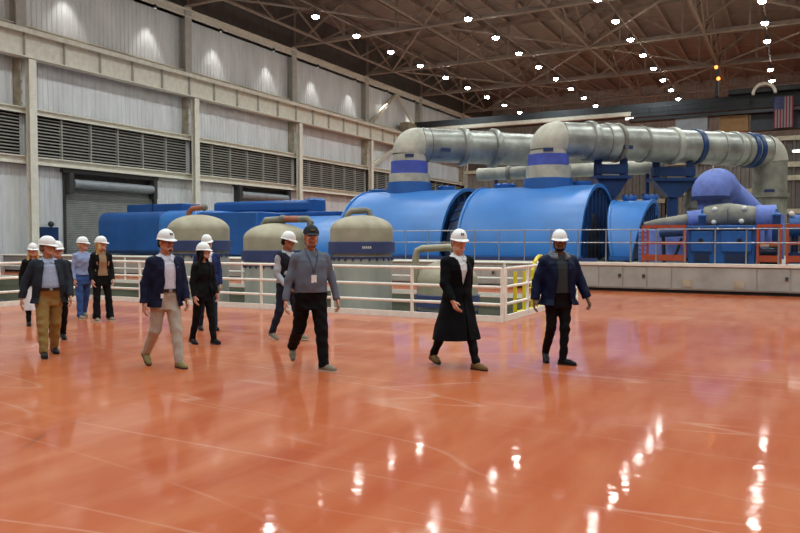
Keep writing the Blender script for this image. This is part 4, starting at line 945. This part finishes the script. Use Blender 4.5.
    if style == 'long':
        for s in (-1, 1):
            hr.add(rc(H((s*.07, -.01, .02)), H((s*.083, -.005, -.1)), .028, .034), .02); hr.add(rc(H((s*.083, -.005, -.1)), (s*.098, .03, HC[2]-.235), .034, .03), .02)
            hr.add(rc((s*.098, .03, HC[2]-.235), (s*.085, .05, HC[2]-.3), .03, .014), .02)
        hr.add(rc(H((0, -.06, -.02)), (0, -.075, HC[2]-.24), .07, .06), .03); hr.folds(.004, 20, 3)
    else: hr.add(rc(H((-.03, -.06, -.03)), H((.03, -.06, -.03)), .05, .05), .03)
    def facecut(x, y, z):
        X = x-HC[0]; Y = y-HC[1]; Z = z-HC[2]; a = [Rh[0][i]*X+Rh[1][i]*Y+Rh[2][i]*Z for i in range(3)]
        if style == 'long': return np.minimum(.062-np.abs(a[0]), a[1]-.03)     # keep the face oval clear
        return np.maximum(np.maximum(a[1]+.012-.35*np.clip(a[2], 0, 1), -(a[2]+.095)), np.where(a[2] > .05, a[1]-.075, -1))
    if style == 'long': hr.cut(facecut)
    else: hr.cut(facecut)
    V, Fq = hr.mesh(); emit('hair', V, Fq, hm)
    if look.get('beard'):
        bd = Field(HC-np.array([.13, .13, .2]), HC+np.array([.13, .17, .06]), .005); k_ = look['beard']
        if k_ != 'goatee':
            for s in (-1, 1): bd.add(rc(H((s*.066, .0, -.03)), H((s*.054, .0, -.066)), .014, .026), .01); bd.add(rc(H((s*.05, .004, -.068)), H((s*.028, .066, -.098)), .029, .027), .01)
        bd.add(rc(H((-.016, .074, -.1)), H((.016, .074, -.1)), .0225, .0225), .015); bd.add(rc(H((-.022, .086, -.0525)), H((.022, .086, -.0525)), .0062, .0062), .006)
        for s in (-1, 1): bd.add(rc(H((s*.027, .083, -.055)), H((s*.03, .074, -.095)), .008, .012), .006)
        V, Fq = bd.mesh(); emit('beard', V, Fq, look.get('beardmat', hm))
    # ---------------- garments
    def legs(F_, grow, flare=0, cutz=None):
        for k in feet:
            hip, kne, ank, ff, fu, sd = feet[k]
            F_.add(rc(hip+[0, 0, -.01], kne, .094+grow, .066+grow), .035); F_.add(rc(kne, ank-sd*.0, .064+grow, .05+grow+flare, flat=.035), .02)
    def sleeves(F_, grow, stop=1.0):
        for k in arms:
            shd, elb, wr, fd, s = arms[k]
            F_.add(ell(shd+[-s*.01, 0, -.012], (.052+grow, .056+grow, .054+grow)), .04); F_.add(rc(shd, elb, .05+grow, .045+grow), .03); F_.add(rc(elb, elb+(wr-elb)*stop, .045+grow, .036+grow, flat=.004), .012)
    def shoulders(F_, grow):
        for s in (-1, 1): F_.add(rc((s*.03, -.028, 1.425+dz), (s*shx*.85, -.015, 1.378+dz), .05+grow*.7, .046+grow*.7), .05)
    neck = rc((0, -.03, 1.39+dz), (0, .02, 1.62+dz), .058, .07)
    waist = 1.02+dz
    # trousers or skirt
    if look.get('trousers'):
        T = Field(np.array([lo[0], lo[1], 0]), np.array([hi[0], hi[1], 1.12+dz]), h)
        T.add(column([r for r in rows if r[0] < 1.1+dz]+[(1.07+dz, rows[3][1], rows[3][2], rows[3][3])], .012), .02)
        legs(T, look.get('leggrow', .006), look.get('flare', 0)); T.folds(.006, 48, int(px))
        T.cut(lambda x, y, z: z-waist+0*x+0*y)
        V, Fq = T.mesh(); emit('trousers', V, Fq, look['trousers'])
    if look.get('skirt'):
        T = Field(np.array([-.4, -.4, .2]), np.array([.4, .5, 1.12+dz]), h)
        T.add(column([(.34, .02, .2, .2), (.6, .01, .19, .17), (.86+dz, -.01, .182, .135), (.95+dz, 0, .17, .12), (1.08+dz, 0, .145, .105)]), .02); T.folds(.008, 8, 5); V, Fq = T.mesh(); emit('skirt', V, Fq, look['skirt'])
    # shirt under the jacket
    sm = look['shirt']; full = look.get('shirt_sleeves', False)
    Sx = Field(np.array([lo[0], -.35, .78+dz]), np.array([hi[0], max(.35, hi[1]), 1.56+dz]), h); Sx.add(column([r for r in rows if r[0] > .9+dz], .014 if not look.get('untucked') else .027), .02); shoulders(Sx, .004)
    if full: sleeves(Sx, .006)
    else: sleeves(Sx, -.004, .99)
    if full: Sx.folds(.006, 40, int(px)+1)
    Sx.sub(neck, .008); z0 = waist-(.03 if not look.get('untucked') else .06)
    if True: Sx.d = np.where((np.abs(Sx.ax[0][:, None, None]) < shx-.01) , np.maximum(Sx.d, z0-Sx.ax[2][None, None, :]), Sx.d)
    V, Fq = Sx.mesh(); so = emit(look.get('shirtname', 'shirt'), V, Fq, sm)
    if look.get('collar', True):
        b = MB()
        for s in (-1, 1):
            P = [(s*.012, .088, 1.418+dz), (s*.05, .062, 1.455+dz), (s*.072, .0, 1.49+dz), (s*.04, -.075, 1.5+dz), (0, -.088, 1.502+dz)]
            O = [(s*.055, .1, 1.385+dz), (s*.082, .068, 1.428+dz), (s*.092, .0, 1.462+dz), (s*.052, -.092, 1.468+dz), (0, -.106, 1.47+dz)]
            o = len(b.v); vs = P+O+[(x*1.05, y*1.06, z-.004) for x, y, z in P]+[(x*1.05, y*1.06, z) for x, y, z in O]
            fs_ = [(i, i+1, 5+i+1, 5+i) for i in range(4)]+[(10+i, 15+i, 15+i+1, 10+i+1) for i in range(4)]+[(5+i, 5+i+1, 15+i+1, 15+i) for i in range(4)]+[(0, 5, 15, 10)]+[(i, 10+i, 11+i, i+1) for i in range(4)]
            b.add(vs, fs_)
        emit_mb('collar', b, sm, so)
    if look.get('buttons'):
        for k in range(5):
            z = waist+.05+k*.07; cy = np.interp(z, [r[0] for r in rows], [r[1]+r[3] for r in rows])+.0165; b = MB(); b.cyl((0, cy-.004, z), (0, cy+.003, z), .006, n=8); emit_mb('button', b, M['white'], so)
    # belt
    if look.get('belt'):
        a_, c_ = np.interp(waist, [r[0] for r in rows], [r[2] for r in rows]), np.interp(waist, [r[0] for r in rows], [r[3] for r in rows]); cy = np.interp(waist, [r[0] for r in rows], [r[1] for r in rows])
        b = MB(); n = 40; ring = [(math.cos(t), math.sin(t)) for t in np.linspace(0, 2*PI, n, endpoint=False)]
        vs = [((a_+e)*x, cy+(c_+e)*y, waist+q) for e, q in ((.012, -.03), (.026, -.03), (.026, .012), (.012, .012)) for x, y in ring]
        b.add(vs, [(k*n+i, k*n+(i+1) % n, ((k+1) % 4)*n+(i+1) % n, ((k+1) % 4)*n+i) for k in range(4) for i in range(n)]); be = emit_mb('belt', b, look['belt'])
        b = MB(); b.box(-.022, .022, cy+c_+.024, cy+c_+.032, waist-.028, waist+.01); emit_mb('buckle', b, M['greybox'], be)
    # jacket, coat or vest
    J = look.get('jacket')
    if J:
        hem = J['hem']+dz; G = J.get('grow', .03); fl = J.get('flare', 0.0); thick = J.get('thick', .016)
        zr = [r for r in rows if r[0] > 1.0+dz]
        hipr = (.182 if not fem else .182)*wd; extra = [(.98+dz, rows[2][1]*.6, max(hipr-.012, rows[2][2]), max(.12, rows[2][3])), (.88+dz, -.005, hipr, .128), (hem-.03, J.get('hemy', 0), hipr+fl, .13+fl)] if hem < .88+dz else [(hem-.03, 0, rows[2][2]+fl+.004, rows[2][3]+fl+.006)]
        prof = zr+extra
        K = Field(np.array([lo[0]-.03, min(lo[1], -.3-fl)-.03, hem-.05]), np.array([hi[0]+.03, max(hi[1], .3+fl)+.03, 1.6+dz]), h)
        K.add(column(prof, G), .02); shoulders(K, G-.004)
        if J.get('sleeveless'):
            for k in arms: K.add(ell(arms[k][0]+[0, 0, -.01], (.06+G*.4,)*3), .05)
        K.folds(J.get('folds', .006), J.get('kz', 30), int(px)+2)
        if J.get('puff'):
            zz = K.ax[2][None, None, :]; K.d = (K.d-.007*np.abs(np.sin(zz*26))).astype(np.float32)
        fin, l_, h_ = column(prof, G-thick); 
        x, y, z = K.grid((slice(None),)*3); inner = fin(x, y, np.clip(z, hem, 1.42+dz)).astype(np.float32)
        K.d = np.maximum(K.d, -(inner+K.fold)).astype(np.float32)
        K.d = np.maximum(K.d, (hem-z+0*x+0*y).astype(np.float32))
        zo = np.array([q[0]+dz for q in J['open']]); wo = np.array([q[1] for q in J['open']]); xo = J.get('offset', 0.0)
        wz = np.interp(z, zo, wo)
        dl = J.get('lapel', .045)
        if dl:   # raised lapels along the opening
            near = (np.abs(x-xo) > wz) & (np.abs(x-xo) < wz+dl*np.clip((z-(1.08+dz))/.2, 0, 1)) & (y > .03) & (z > 1.08+dz) & (z < 1.42+dz)
            K.d = np.where(near, K.d-.008, K.d).astype(np.float32)
        K.d = np.maximum(K.d, np.where(y > .02, wz-np.abs(x-xo), -1).astype(np.float32))
        K.sub(neck, .008)
        if not J.get('sleeveless'):
            A = Field(K.lo, np.array([K.ax[i][-1] for i in range(3)])-h*.5, h); A.d = A.d[tuple(slice(0, n_) for n_ in K.d.shape)]
            sleeves(A, G*.45+.002, J.get('sleeve', .97)); A.folds(.004, 45, int(px)+5)
            q = A.d; e = np.clip(.5+.5*(q-K.d)/.03, 0, 1); K.d = (q*(1-e)+K.d*e-.03*e*(1-e)).astype(np.float32)
        if J.get('sleeveless'):
            for k in arms:
                shd, elb, wr, fd, s = arms[k]; K.sub(rc(shd+np.array([s*.03, 0, -.03]), shd+np.array([s*.2, 0, -.08]), .075, .09), .01)
        V, Fq = K.mesh(); jo = emit(J['name'], V, Fq, J['mat'])
        if J.get('rib_collar'):
            b = MB(); n = 26
            for q, (r_, rr) in enumerate(((.116, .034), (.1, .03))):
                b.tube([(r_*1.08*math.sin(t), -.012-r_*math.cos(t)*1.0, 1.452+.03*q+dz-.03*(1-math.cos(t))*.5) for t in np.linspace(-PI*.86, PI*.86, n)], [rr]*n, 10)
            emit_mb('hood_collar', b, J['rib_collar'], jo)
        else:
            b = MB(); n = 18; b.tube([(.088*math.sin(t), -.022-.078*math.cos(t), 1.462+dz-.022*(1-math.cos(t))) for t in np.linspace(-PI*.62, PI*.62, n)], [.013]*n, 8); emit_mb('collar', b, J['mat'], jo)
        if J.get('pin'):
            zq = 1.31+dz; b = MB(); xq = -.105; yq = np.interp(zq, [r[0] for r in rows], [r[3] for r in rows])*.8+.035; b.sphere((xq, yq, zq), .009, 8); emit_mb('lapel_pin', b, M['greybox'], jo)
    # lanyard
    if look.get('lanyard'):
        b = MB(); f_ = lambda z: np.interp(z, [r[0] for r in rows], [r[1]+r[3] for r in rows])+.028
        zz = [1.46, 1.42, 1.36, 1.28, 1.2]
        for s in (-1, 1): b.tube([(s*x, f_(z+dz) if z < 1.44 else .04, z+dz) for x, z in zip((.075, .066, .045, .022, .004), zz)], .006, 6)
        la = emit_mb('lanyard', b, mat('lanyard_blue', (46, 60, 96), .7)); b = MB(); z = 1.13+dz; b.box(-.032, .032, f_(z+.03), f_(z+.03)+.006, z-.05, z+.045); emit_mb('badge', b, M['white'], la)
    if look.get('hip_badge'):
        b = MB(); x = .1; b.box(x, x+.035, .16, .167, waist-.1, waist-.045); emit_mb('badge', b, M['white'])
    # shoes
    for k in feet:
        hip, kne, ank, ff, fu, sd = feet[k]; rt = unit(np.cross(ff, fu))
        P = lambda f_, r_, u_: ank+ff*f_+rt*r_+fu*u_
        Fz = Field(np.minimum(P(-.12, 0, -.1), P(.24, 0, -.1))-.14, np.maximum(P(-.12, 0, .05), P(.24, 0, .05))+.14, .006)
        Fz.add(rc(P(-.035, 0, -.05), P(.1, 0, -.056), .04, .04), .01); Fz.add(rc(P(.1, 0, -.056), P(.155, 0, -.062), .041, .032), .02); Fz.add(rc(P(-.02, 0, -.03), P(-.008, 0, look.get('shaft', .02)), .042, .044, flat=.0), .02); Fz.add(rc(P(.0, 0, -.02), P(.09, 0, -.05), .04, .035), .02)
        n_, o_ = fu, P(0, 0, -.078)
        Fz.cut(lambda x, y, z: -((x-o_[0])*n_[0]+(y-o_[1])*n_[1]+(z-o_[2])*n_[2]))
        V, Fq = Fz.mesh(); shoe = emit('shoe', V, Fq, look['shoes'])
        out = [(-.078, 0), (-.07, .03), (-.03, .04), (.05, .038), (.11, .046), (.16, .038), (.188, .015)]; out = out+[(a, -c) for a, c in out[::-1][0:]]
        b = MB(); n = len(out); vs = [tuple(P(a, c, -.088)) for a, c in out]+[tuple(P(a, c, -.07)) for a, c in out]
        b.add(vs, [tuple(range(n-1, -1, -1)), tuple(range(n, 2*n))]+[(i, (i+1) % n, n+(i+1) % n, n+i) for i in range(n)])
        emit_mb('sole', b, look.get('sole', M['rubber']), shoe)
    # ---------------- headgear
    if look.get('hat', 'hard') == 'hard':
        b = MB(); n = 44; rowsn = 12; ring = np.linspace(0, 2*PI, n, endpoint=False); vs = []
        HA, HB, HH = .101, .126, .122
        for i in range(rowsn+1):
            a = PI/2*i/rowsn; 
            for t in ring:
                c, s_ = math.cos(t), math.sin(t); k = math.cos(a)**.85 if a < PI/2-.001 else .001
                ridge = .006*math.exp(-((c*k)/.16)**2)*(1 if abs(s_)*k > -.1 else 0)+.003*math.exp(-((abs(c*k)-.42)/.12)**2)
                vs.append(H((HA*c*k*(1+ridge*.5), -.012+HB*s_*k, .042+HH*math.sin(a)+ridge)))
        b.add(vs, [(i*n+j, i*n+(j+1) % n, (i+1)*n+(j+1) % n, (i+1)*n+j) for i in range(rowsn) for j in range(n)])
        hatm = look.get('hatmat', M['white']); ho = emit_mb('hard_hat', b, hatm)
        b = MB(); i0, i1, u0, u1 = [], [], [], []
        for t in ring:
            c, s_ = math.cos(t), math.sin(t); e = .009+(.038*max(0, s_)**1.6); dr = -.006-.02*max(0, s_)**2
            i0.append(H((HA*c*.98, -.012+HB*s_*.98, .046))); i1.append(H(((HA+e)*c, -.012+(HB+e)*s_, .042+dr))); u0.append(H((HA*c*.97, -.012+HB*s_*.97, .034))); u1.append(H(((HA+e)*c, -.012+(HB+e)*s_, .036+dr)))
        b.add(i0+i1+u0+u1, [q for j in range(n) for q in ((j, (j+1) % n, n+(j+1) % n, n+j), (n+j, n+(j+1) % n, 3*n+(j+1) % n, 3*n+j), (3*n+j, 3*n+(j+1) % n, 2*n+(j+1) % n, 2*n+j))]); emit_mb('brim', b, hatm, ho)
        if look.get('emblem'):
            b = MB(); yy = -.012+HB*.83
            def hp_(x, z): a = math.asin(min(.99, (z-.042)/HH)); k = math.cos(a)**.85; t = math.acos(max(-1, min(1, x/(HA*k)))); return H((x*1.02, -.012+HB*math.sin(t)*k*1.02+.003, z+.002))
            for x0 in (-.022, .002):
                vs = [hp_(x0+u_*.018, .088+v_*.03) for v_ in (0, .5, 1) for u_ in (0, .5, 1)]; b.add(vs, [(r*3+c, r*3+c+1, r*3+c+4, r*3+c+3) for r in range(2) for c in range(2)])
            emit_mb('emblem', b, mat('hat_emblem', (52, 56, 72), .5), ho)
    else:   # soft dark cap
        Cf = Field(HC-np.array([.17, .2, .06]), HC+np.array([.17, .26, .22]), .006)
        Cf.add(ell(H((0, -.012, .045)), (.098, .116, .1), Rh), .01); Cf.cut(lambda x, y, z: -((x-HC[0])*Rh[0][2]+(y-HC[1])*Rh[1][2]+(z-HC[2])*Rh[2][2]-.04))
        Cf.add(ell(H((0, .125, .045)), (.078, .08, .011), Rh), .012)
        V, Fq = Cf.mesh(); ho = emit('cap', V, Fq, look['hat'])
        b = MB(); b.sphere((0, 0, 0), .008, 8); b.v = [tuple(H(np.array(v)+np.array((0, -.012, .146)))) for v in b.v]; emit_mb('cap_button', b, look['hat'], ho)
        b = MB(); b.bar(H((-.022, .098, .098)), H((.022, .098, .098)), .012, .022); emit_mb('cap_patch', b, mat('cap_patch', (150, 110, 52), .7), ho)
    return root
# ------------------------------------------------------------------ the twelve people
hb, hbk, hbl, hgr = cloth('brown_hair', (74, 54, 40), .6), cloth('black_hair', (26, 22, 22), .55), cloth('blonde_hair', (196, 160, 104), .55), cloth('grey_brown_hair', (110, 92, 78), .6)
NAVY = cloth('navy_wool', (26, 30, 54)); BLACK = cloth('black_cloth', (17, 17, 19)); COAT = cloth('black_overcoat_wool', (5, 6, 10)); CHAR = cloth('charcoal_jacket', (40, 46, 54))
KHAKI = cloth('khaki_cotton', (146, 120, 70)); STONE = cloth('stone_grey_trousers', (180, 172, 158)); JEANS = cloth('blue_denim', (60, 92, 150)); DKJEAN = cloth('dark_indigo_denim', (36, 44, 62))
GREY = cloth('slate_grey_shirt', (100, 106, 118)); PALE = cloth('pale_blue_shirt', (158, 168, 190)); PINK = cloth('pale_lilac_shirt', (208, 206, 218)); WHITE = cloth('white_shirt', (226, 226, 228)); LBLUE = cloth('light_blue_top', (146, 160, 196)); TAN = cloth('tan_blouse', (156, 128, 98))
PUFF = cloth('navy_rain_jacket', (12, 22, 50), .55); PLAID = cloth('dark_check_shirt', (54, 58, 60)); BROWN = cloth('brown_leather', (120, 90, 54), .5); OLIVE = cloth('olive_suede', (134, 122, 78), .7); TAUPE = cloth('taupe_suede', (134, 124, 106), .7); DKSHOE = cloth('black_leather', (28, 26, 26), .4); SOLEW = mat('pale_sole', (206, 200, 180), .6)
BELT = cloth('brown_belt', (54, 38, 28), .5)
LIGHT, MID, DARK, OLV = (208, 156, 132), (192, 140, 112), (124, 86, 66), (164, 112, 84)
d2r = math.radians
V_BLZ = [(.6, .14), (.8, .12), (1.0, .07), (1.1, .058), (1.25, .062), (1.4, .06), (1.5, .06)]
# 1 man in khaki trousers
person('man in khaki trousers with open dark jacket over pale blue shirt, at the left', 49.5, 355.5, d2r(14), 1.70,
  dict(legR=(14, 4, 4, 0), legL=(-8, 14, 6, 12), armR=(-8, 24, 14, 0), armL=(4, 16, 26, 6), head=(58, 4), lean=1),
  dict(skin=MID, hairmat=hgr, glasses=True, trousers=KHAKI, leggrow=.014, shirt=PALE, buttons=True, belt=BELT, shoes=DKSHOE,
       jacket=dict(name='jacket', mat=CHAR, hem=.80, grow=.036, flare=.03, open=[(.6, .17), (.8, .165), (1.0, .13), (1.2, .105), (1.36, .08), (1.45, .06)], lapel=.0)), dict(belly=.045, wide=1.06))
# 2 someone almost hidden behind him
person('person almost hidden behind the man in khaki trousers, only hat and dark legs showing', 58.5, 341, d2r(10), 1.63,
  dict(legR=(10, 4, 4, 0), legL=(-10, 14, 4, 14), armR=(0, 10, 14, 4), armL=(0, 8, 14, 4)),
  dict(skin=LIGHT, hairmat=hb, glasses=True, trousers=BLACK, shirt=BLACK, shoes=DKSHOE, jacket=dict(name='jacket', mat=CHAR, hem=.82, open=V_BLZ)), dict(wide=.92), h=.009)
# 3 blonde woman at the far left
person('blonde woman in black jacket and long pale skirt, farthest left in the group', 34, 325, d2r(8), 1.585,
  dict(legR=(8, 4, 4, 0), legL=(-6, 12, 4, 12), armR=(-4, 14, 20, 4), armL=(4, 12, 20, 8), head=(4, 2)),
  dict(skin=LIGHT, hairmat=hbl, hair='long', skirt=WHITE, trousers=BLACK, leggrow=.0, shirt=BLACK, collar=False, shoes=DKSHOE, shaft=.2, jacket=dict(name='jacket', mat=BLACK, hem=.86, grow=.024, flare=.01, open=[(.6, .05), (1.0, .03), (1.2, .035), (1.4, .07), (1.5, .08)], lapel=.03)), dict(female=True), h=.008)
# 4 woman in light blue
person('blonde woman in light blue top and blue jeans, left of the woman with tan blouse', 83.5, 318, d2r(26), 1.71,
  dict(legR=(10, 4, 4, 0), legL=(-12, 14, 4, 16), armR=(0, 10, 20, 4), armL=(4, 8, 24, 8), head=(54, 2)),
  dict(skin=LIGHT, hairmat=hbl, hair='short', trousers=JEANS, leggrow=.004, flare=.012, shirt=LBLUE, shirtname='top', untucked=True, shirt_sleeves=True, collar=False, shoes=TAUPE, sole=SOLEW), dict(female=True), h=.008)
# 5 woman in black suit with tan blouse
person('blonde woman in black jacket and flared black trousers with tan blouse, hair over shoulders', 102, 320.5, d2r(20), 1.72,
  dict(legR=(9, 3, 6, 0, 4), legL=(6, 3, 8, 0, 5), armR=(2, 12, 22, 6), armL=(0, 10, 26, 6), head=(52, 2)),
  dict(skin=LIGHT, hairmat=hbl, hair='long', trousers=BLACK, leggrow=.004, flare=.026, shirt=TAN, shirtname='blouse', untucked=True, collar=False, shoes=TAUPE, sole=SOLEW,
       jacket=dict(name='jacket', mat=BLACK, hem=.86, grow=.028, flare=.02, open=[(.6, .13), (.9, .12), (1.1, .085), (1.3, .075), (1.45, .07)], lapel=.03)), dict(female=True), h=.0075)
# 6 man in navy blazer, glasses
person('man in glasses, navy blazer, pale shirt and stone grey trousers', 166, 367, d2r(30), 1.785,
  dict(legR=(-10, 30, 4, 34), legL=(12, 4, 2, 0), armR=(-6, 13, 14, 0), armL=(6, 10, 24, 8), head=(10, 2), lean=3),
  dict(skin=MID, hairmat=hbk, glasses=True, beard='goatee', beardmat=cloth('dark_stubble', (96, 70, 56), .7), emblem=True, trousers=STONE, leggrow=.008, shirt=PINK, buttons=True, belt=BELT, shoes=OLIVE, hip_badge=True,
       jacket=dict(name='blazer', mat=NAVY, hem=.80, grow=.032, flare=.025, pin=True, open=[(.6, .15), (.8, .12), (.98, .085), (1.1, .075), (1.25, .08), (1.38, .068), (1.5, .06)])), dict(belly=.02, wide=1.05), h=.007)
# 7 woman in black
person('dark-haired woman dressed all in black, right of the navy blazer man', 203.5, 344, d2r(40), 1.605,
  dict(legR=(-6, 12, 4, 12), legL=(12, 4, 2, 0), armR=(0, 10, 16, 4), armL=(4, 10, 26, 8), head=(34, -2)),
  dict(skin=LIGHT, hairmat=hbk, hair='long', trousers=BLACK, leggrow=.002, shirt=BLACK, collar=False, shoes=DKSHOE,
       jacket=dict(name='jacket', mat=BLACK, hem=.84, grow=.024, flare=.015, open=[(.6, .1), (.9, .08), (1.1, .05), (1.3, .06), (1.45, .07)], lapel=.03)), dict(female=True), h=.0075)
# 8 man behind her
person('man in blue blazer and white shirt standing behind the woman in black', 207.5, 330, d2r(16), 1.745,
  dict(legR=(-4, 8, 4, 6), legL=(8, 3, 4, 0), armR=(0, 10, 12, 4), armL=(0, 10, 14, 4), head=(-4, 4), tilt=8),
  dict(skin=LIGHT, hairmat=hb, beard='goatee', trousers=DKJEAN, shirt=WHITE, shoes=DKSHOE, jacket=dict(name='blazer', mat=cloth('blue_wool', (40, 52, 96)), hem=.82, open=V_BLZ)), dict(), h=.008)
# 9 man in vest
person('man in dark vest with pale grey sleeves, behind the man in grey shirt', 287, 339.5, d2r(46), 1.785,
  dict(legR=(-8, 18, 4, 18), legL=(16, 4, 0, 0), armR=(4, 10, 42, 14), armL=(8, 8, 44, 16), head=(26, 12), lean=3),
  dict(skin=OLV, hairmat=hbk, trousers=DKJEAN, leggrow=.004, shirt=cloth('pale_grey_sweater', (168, 172, 178)), shirtname='sweater', shirt_sleeves=True, untucked=True, shoes=TAUPE, sole=SOLEW,
       jacket=dict(name='vest', mat=cloth('charcoal_vest', (30, 32, 40)), hem=.92, grow=.034, sleeveless=True, open=[(.6, .004), (1.2, .004), (1.36, .03), (1.5, .05)], lapel=0)), dict(), h=.0075)
# 10 man in cap
person('man in dark cap and grey long-sleeved shirt with lanyard and black trousers', 311, 370, d2r(14), 1.855,
  dict(legR=(-16, 34, 8, 40, 4), legL=(8, 3, 40, 0, 4), armR=(0, 17, 12, -2), armL=(2, 17, 14, -2), head=(-4, 8), curl=30, lean=2),
  dict(skin=MID, hairmat=hb, beard='full', beardmat=cloth('stubble', (132, 98, 78), .7), hat=cloth('dark_cap', (42, 46, 50)), trousers=BLACK, leggrow=.014, shirt=GREY, shirt_sleeves=True, untucked=True, buttons=False, lanyard=True, shoes=TAUPE, sole=SOLEW), dict(belly=.025, wide=1.04), h=.007)
# 11 man in long coat
person('man in long black overcoat and white shirt, walking past the guardrail corner', 456.5, 367, d2r(34), 1.785,
  dict(legR=(-19, 14, 6, 10), legL=(20, 4, 12, 0), armR=(14, 10, 20, 12), armL=(-12, 8, 10, 2), head=(-14, 4), lean=3),
  dict(skin=LIGHT, hairmat=hbk, emblem=True, trousers=BLACK, leggrow=.0, shirt=WHITE, buttons=True, shoes=BROWN,
       jacket=dict(name='overcoat', mat=COAT, hem=.40, grow=.034, flare=.12, hemy=-.01, pin=True, folds=.008, kz=10, open=[(.2, .02), (.7, .004), (1.08, .004), (1.14, .02), (1.3, .055), (1.42, .066), (1.5, .06)], lapel=.05)), dict(), h=.007)
# 12 man in navy rain jacket
person('bearded man in white hard hat, open navy rain jacket and black trousers, farthest right', 558, 364.5, d2r(20), 1.785,
  dict(legR=(-4, 26, 14, 20, 0), legL=(6, 10, 46, 0, -2), armR=(-4, 20, 16, -2), armL=(4, 22, 18, -4), head=(-14, 2), lean=1, curl=30),
  dict(skin=DARK, hairmat=hbk, beard='full', trousers=BLACK, leggrow=.0, shirt=PLAID, untucked=True, shoes=DKSHOE,
       jacket=dict(name='rain_jacket', mat=PUFF, hem=.80, grow=.05, flare=.05, folds=.006, kz=30, open=[(.6, .14), (.8, .13), (1.0, .085), (1.2, .07), (1.38, .075), (1.5, .09)], lapel=0, rib_collar=cloth('grey_hood_lining', (112, 118, 124)))), dict(belly=.02, wide=1.06), h=.007)
# ------------------------------------------------------------------ ambient bounce from the rest of the hall
w = bpy.data.worlds.new('hall_air'); SC.world = w; w.use_nodes = True
bg = w.node_tree.nodes['Background']; bg.inputs[0].default_value = (.76, .78, .76, 1); bg.inputs[1].default_value = WORLD_S
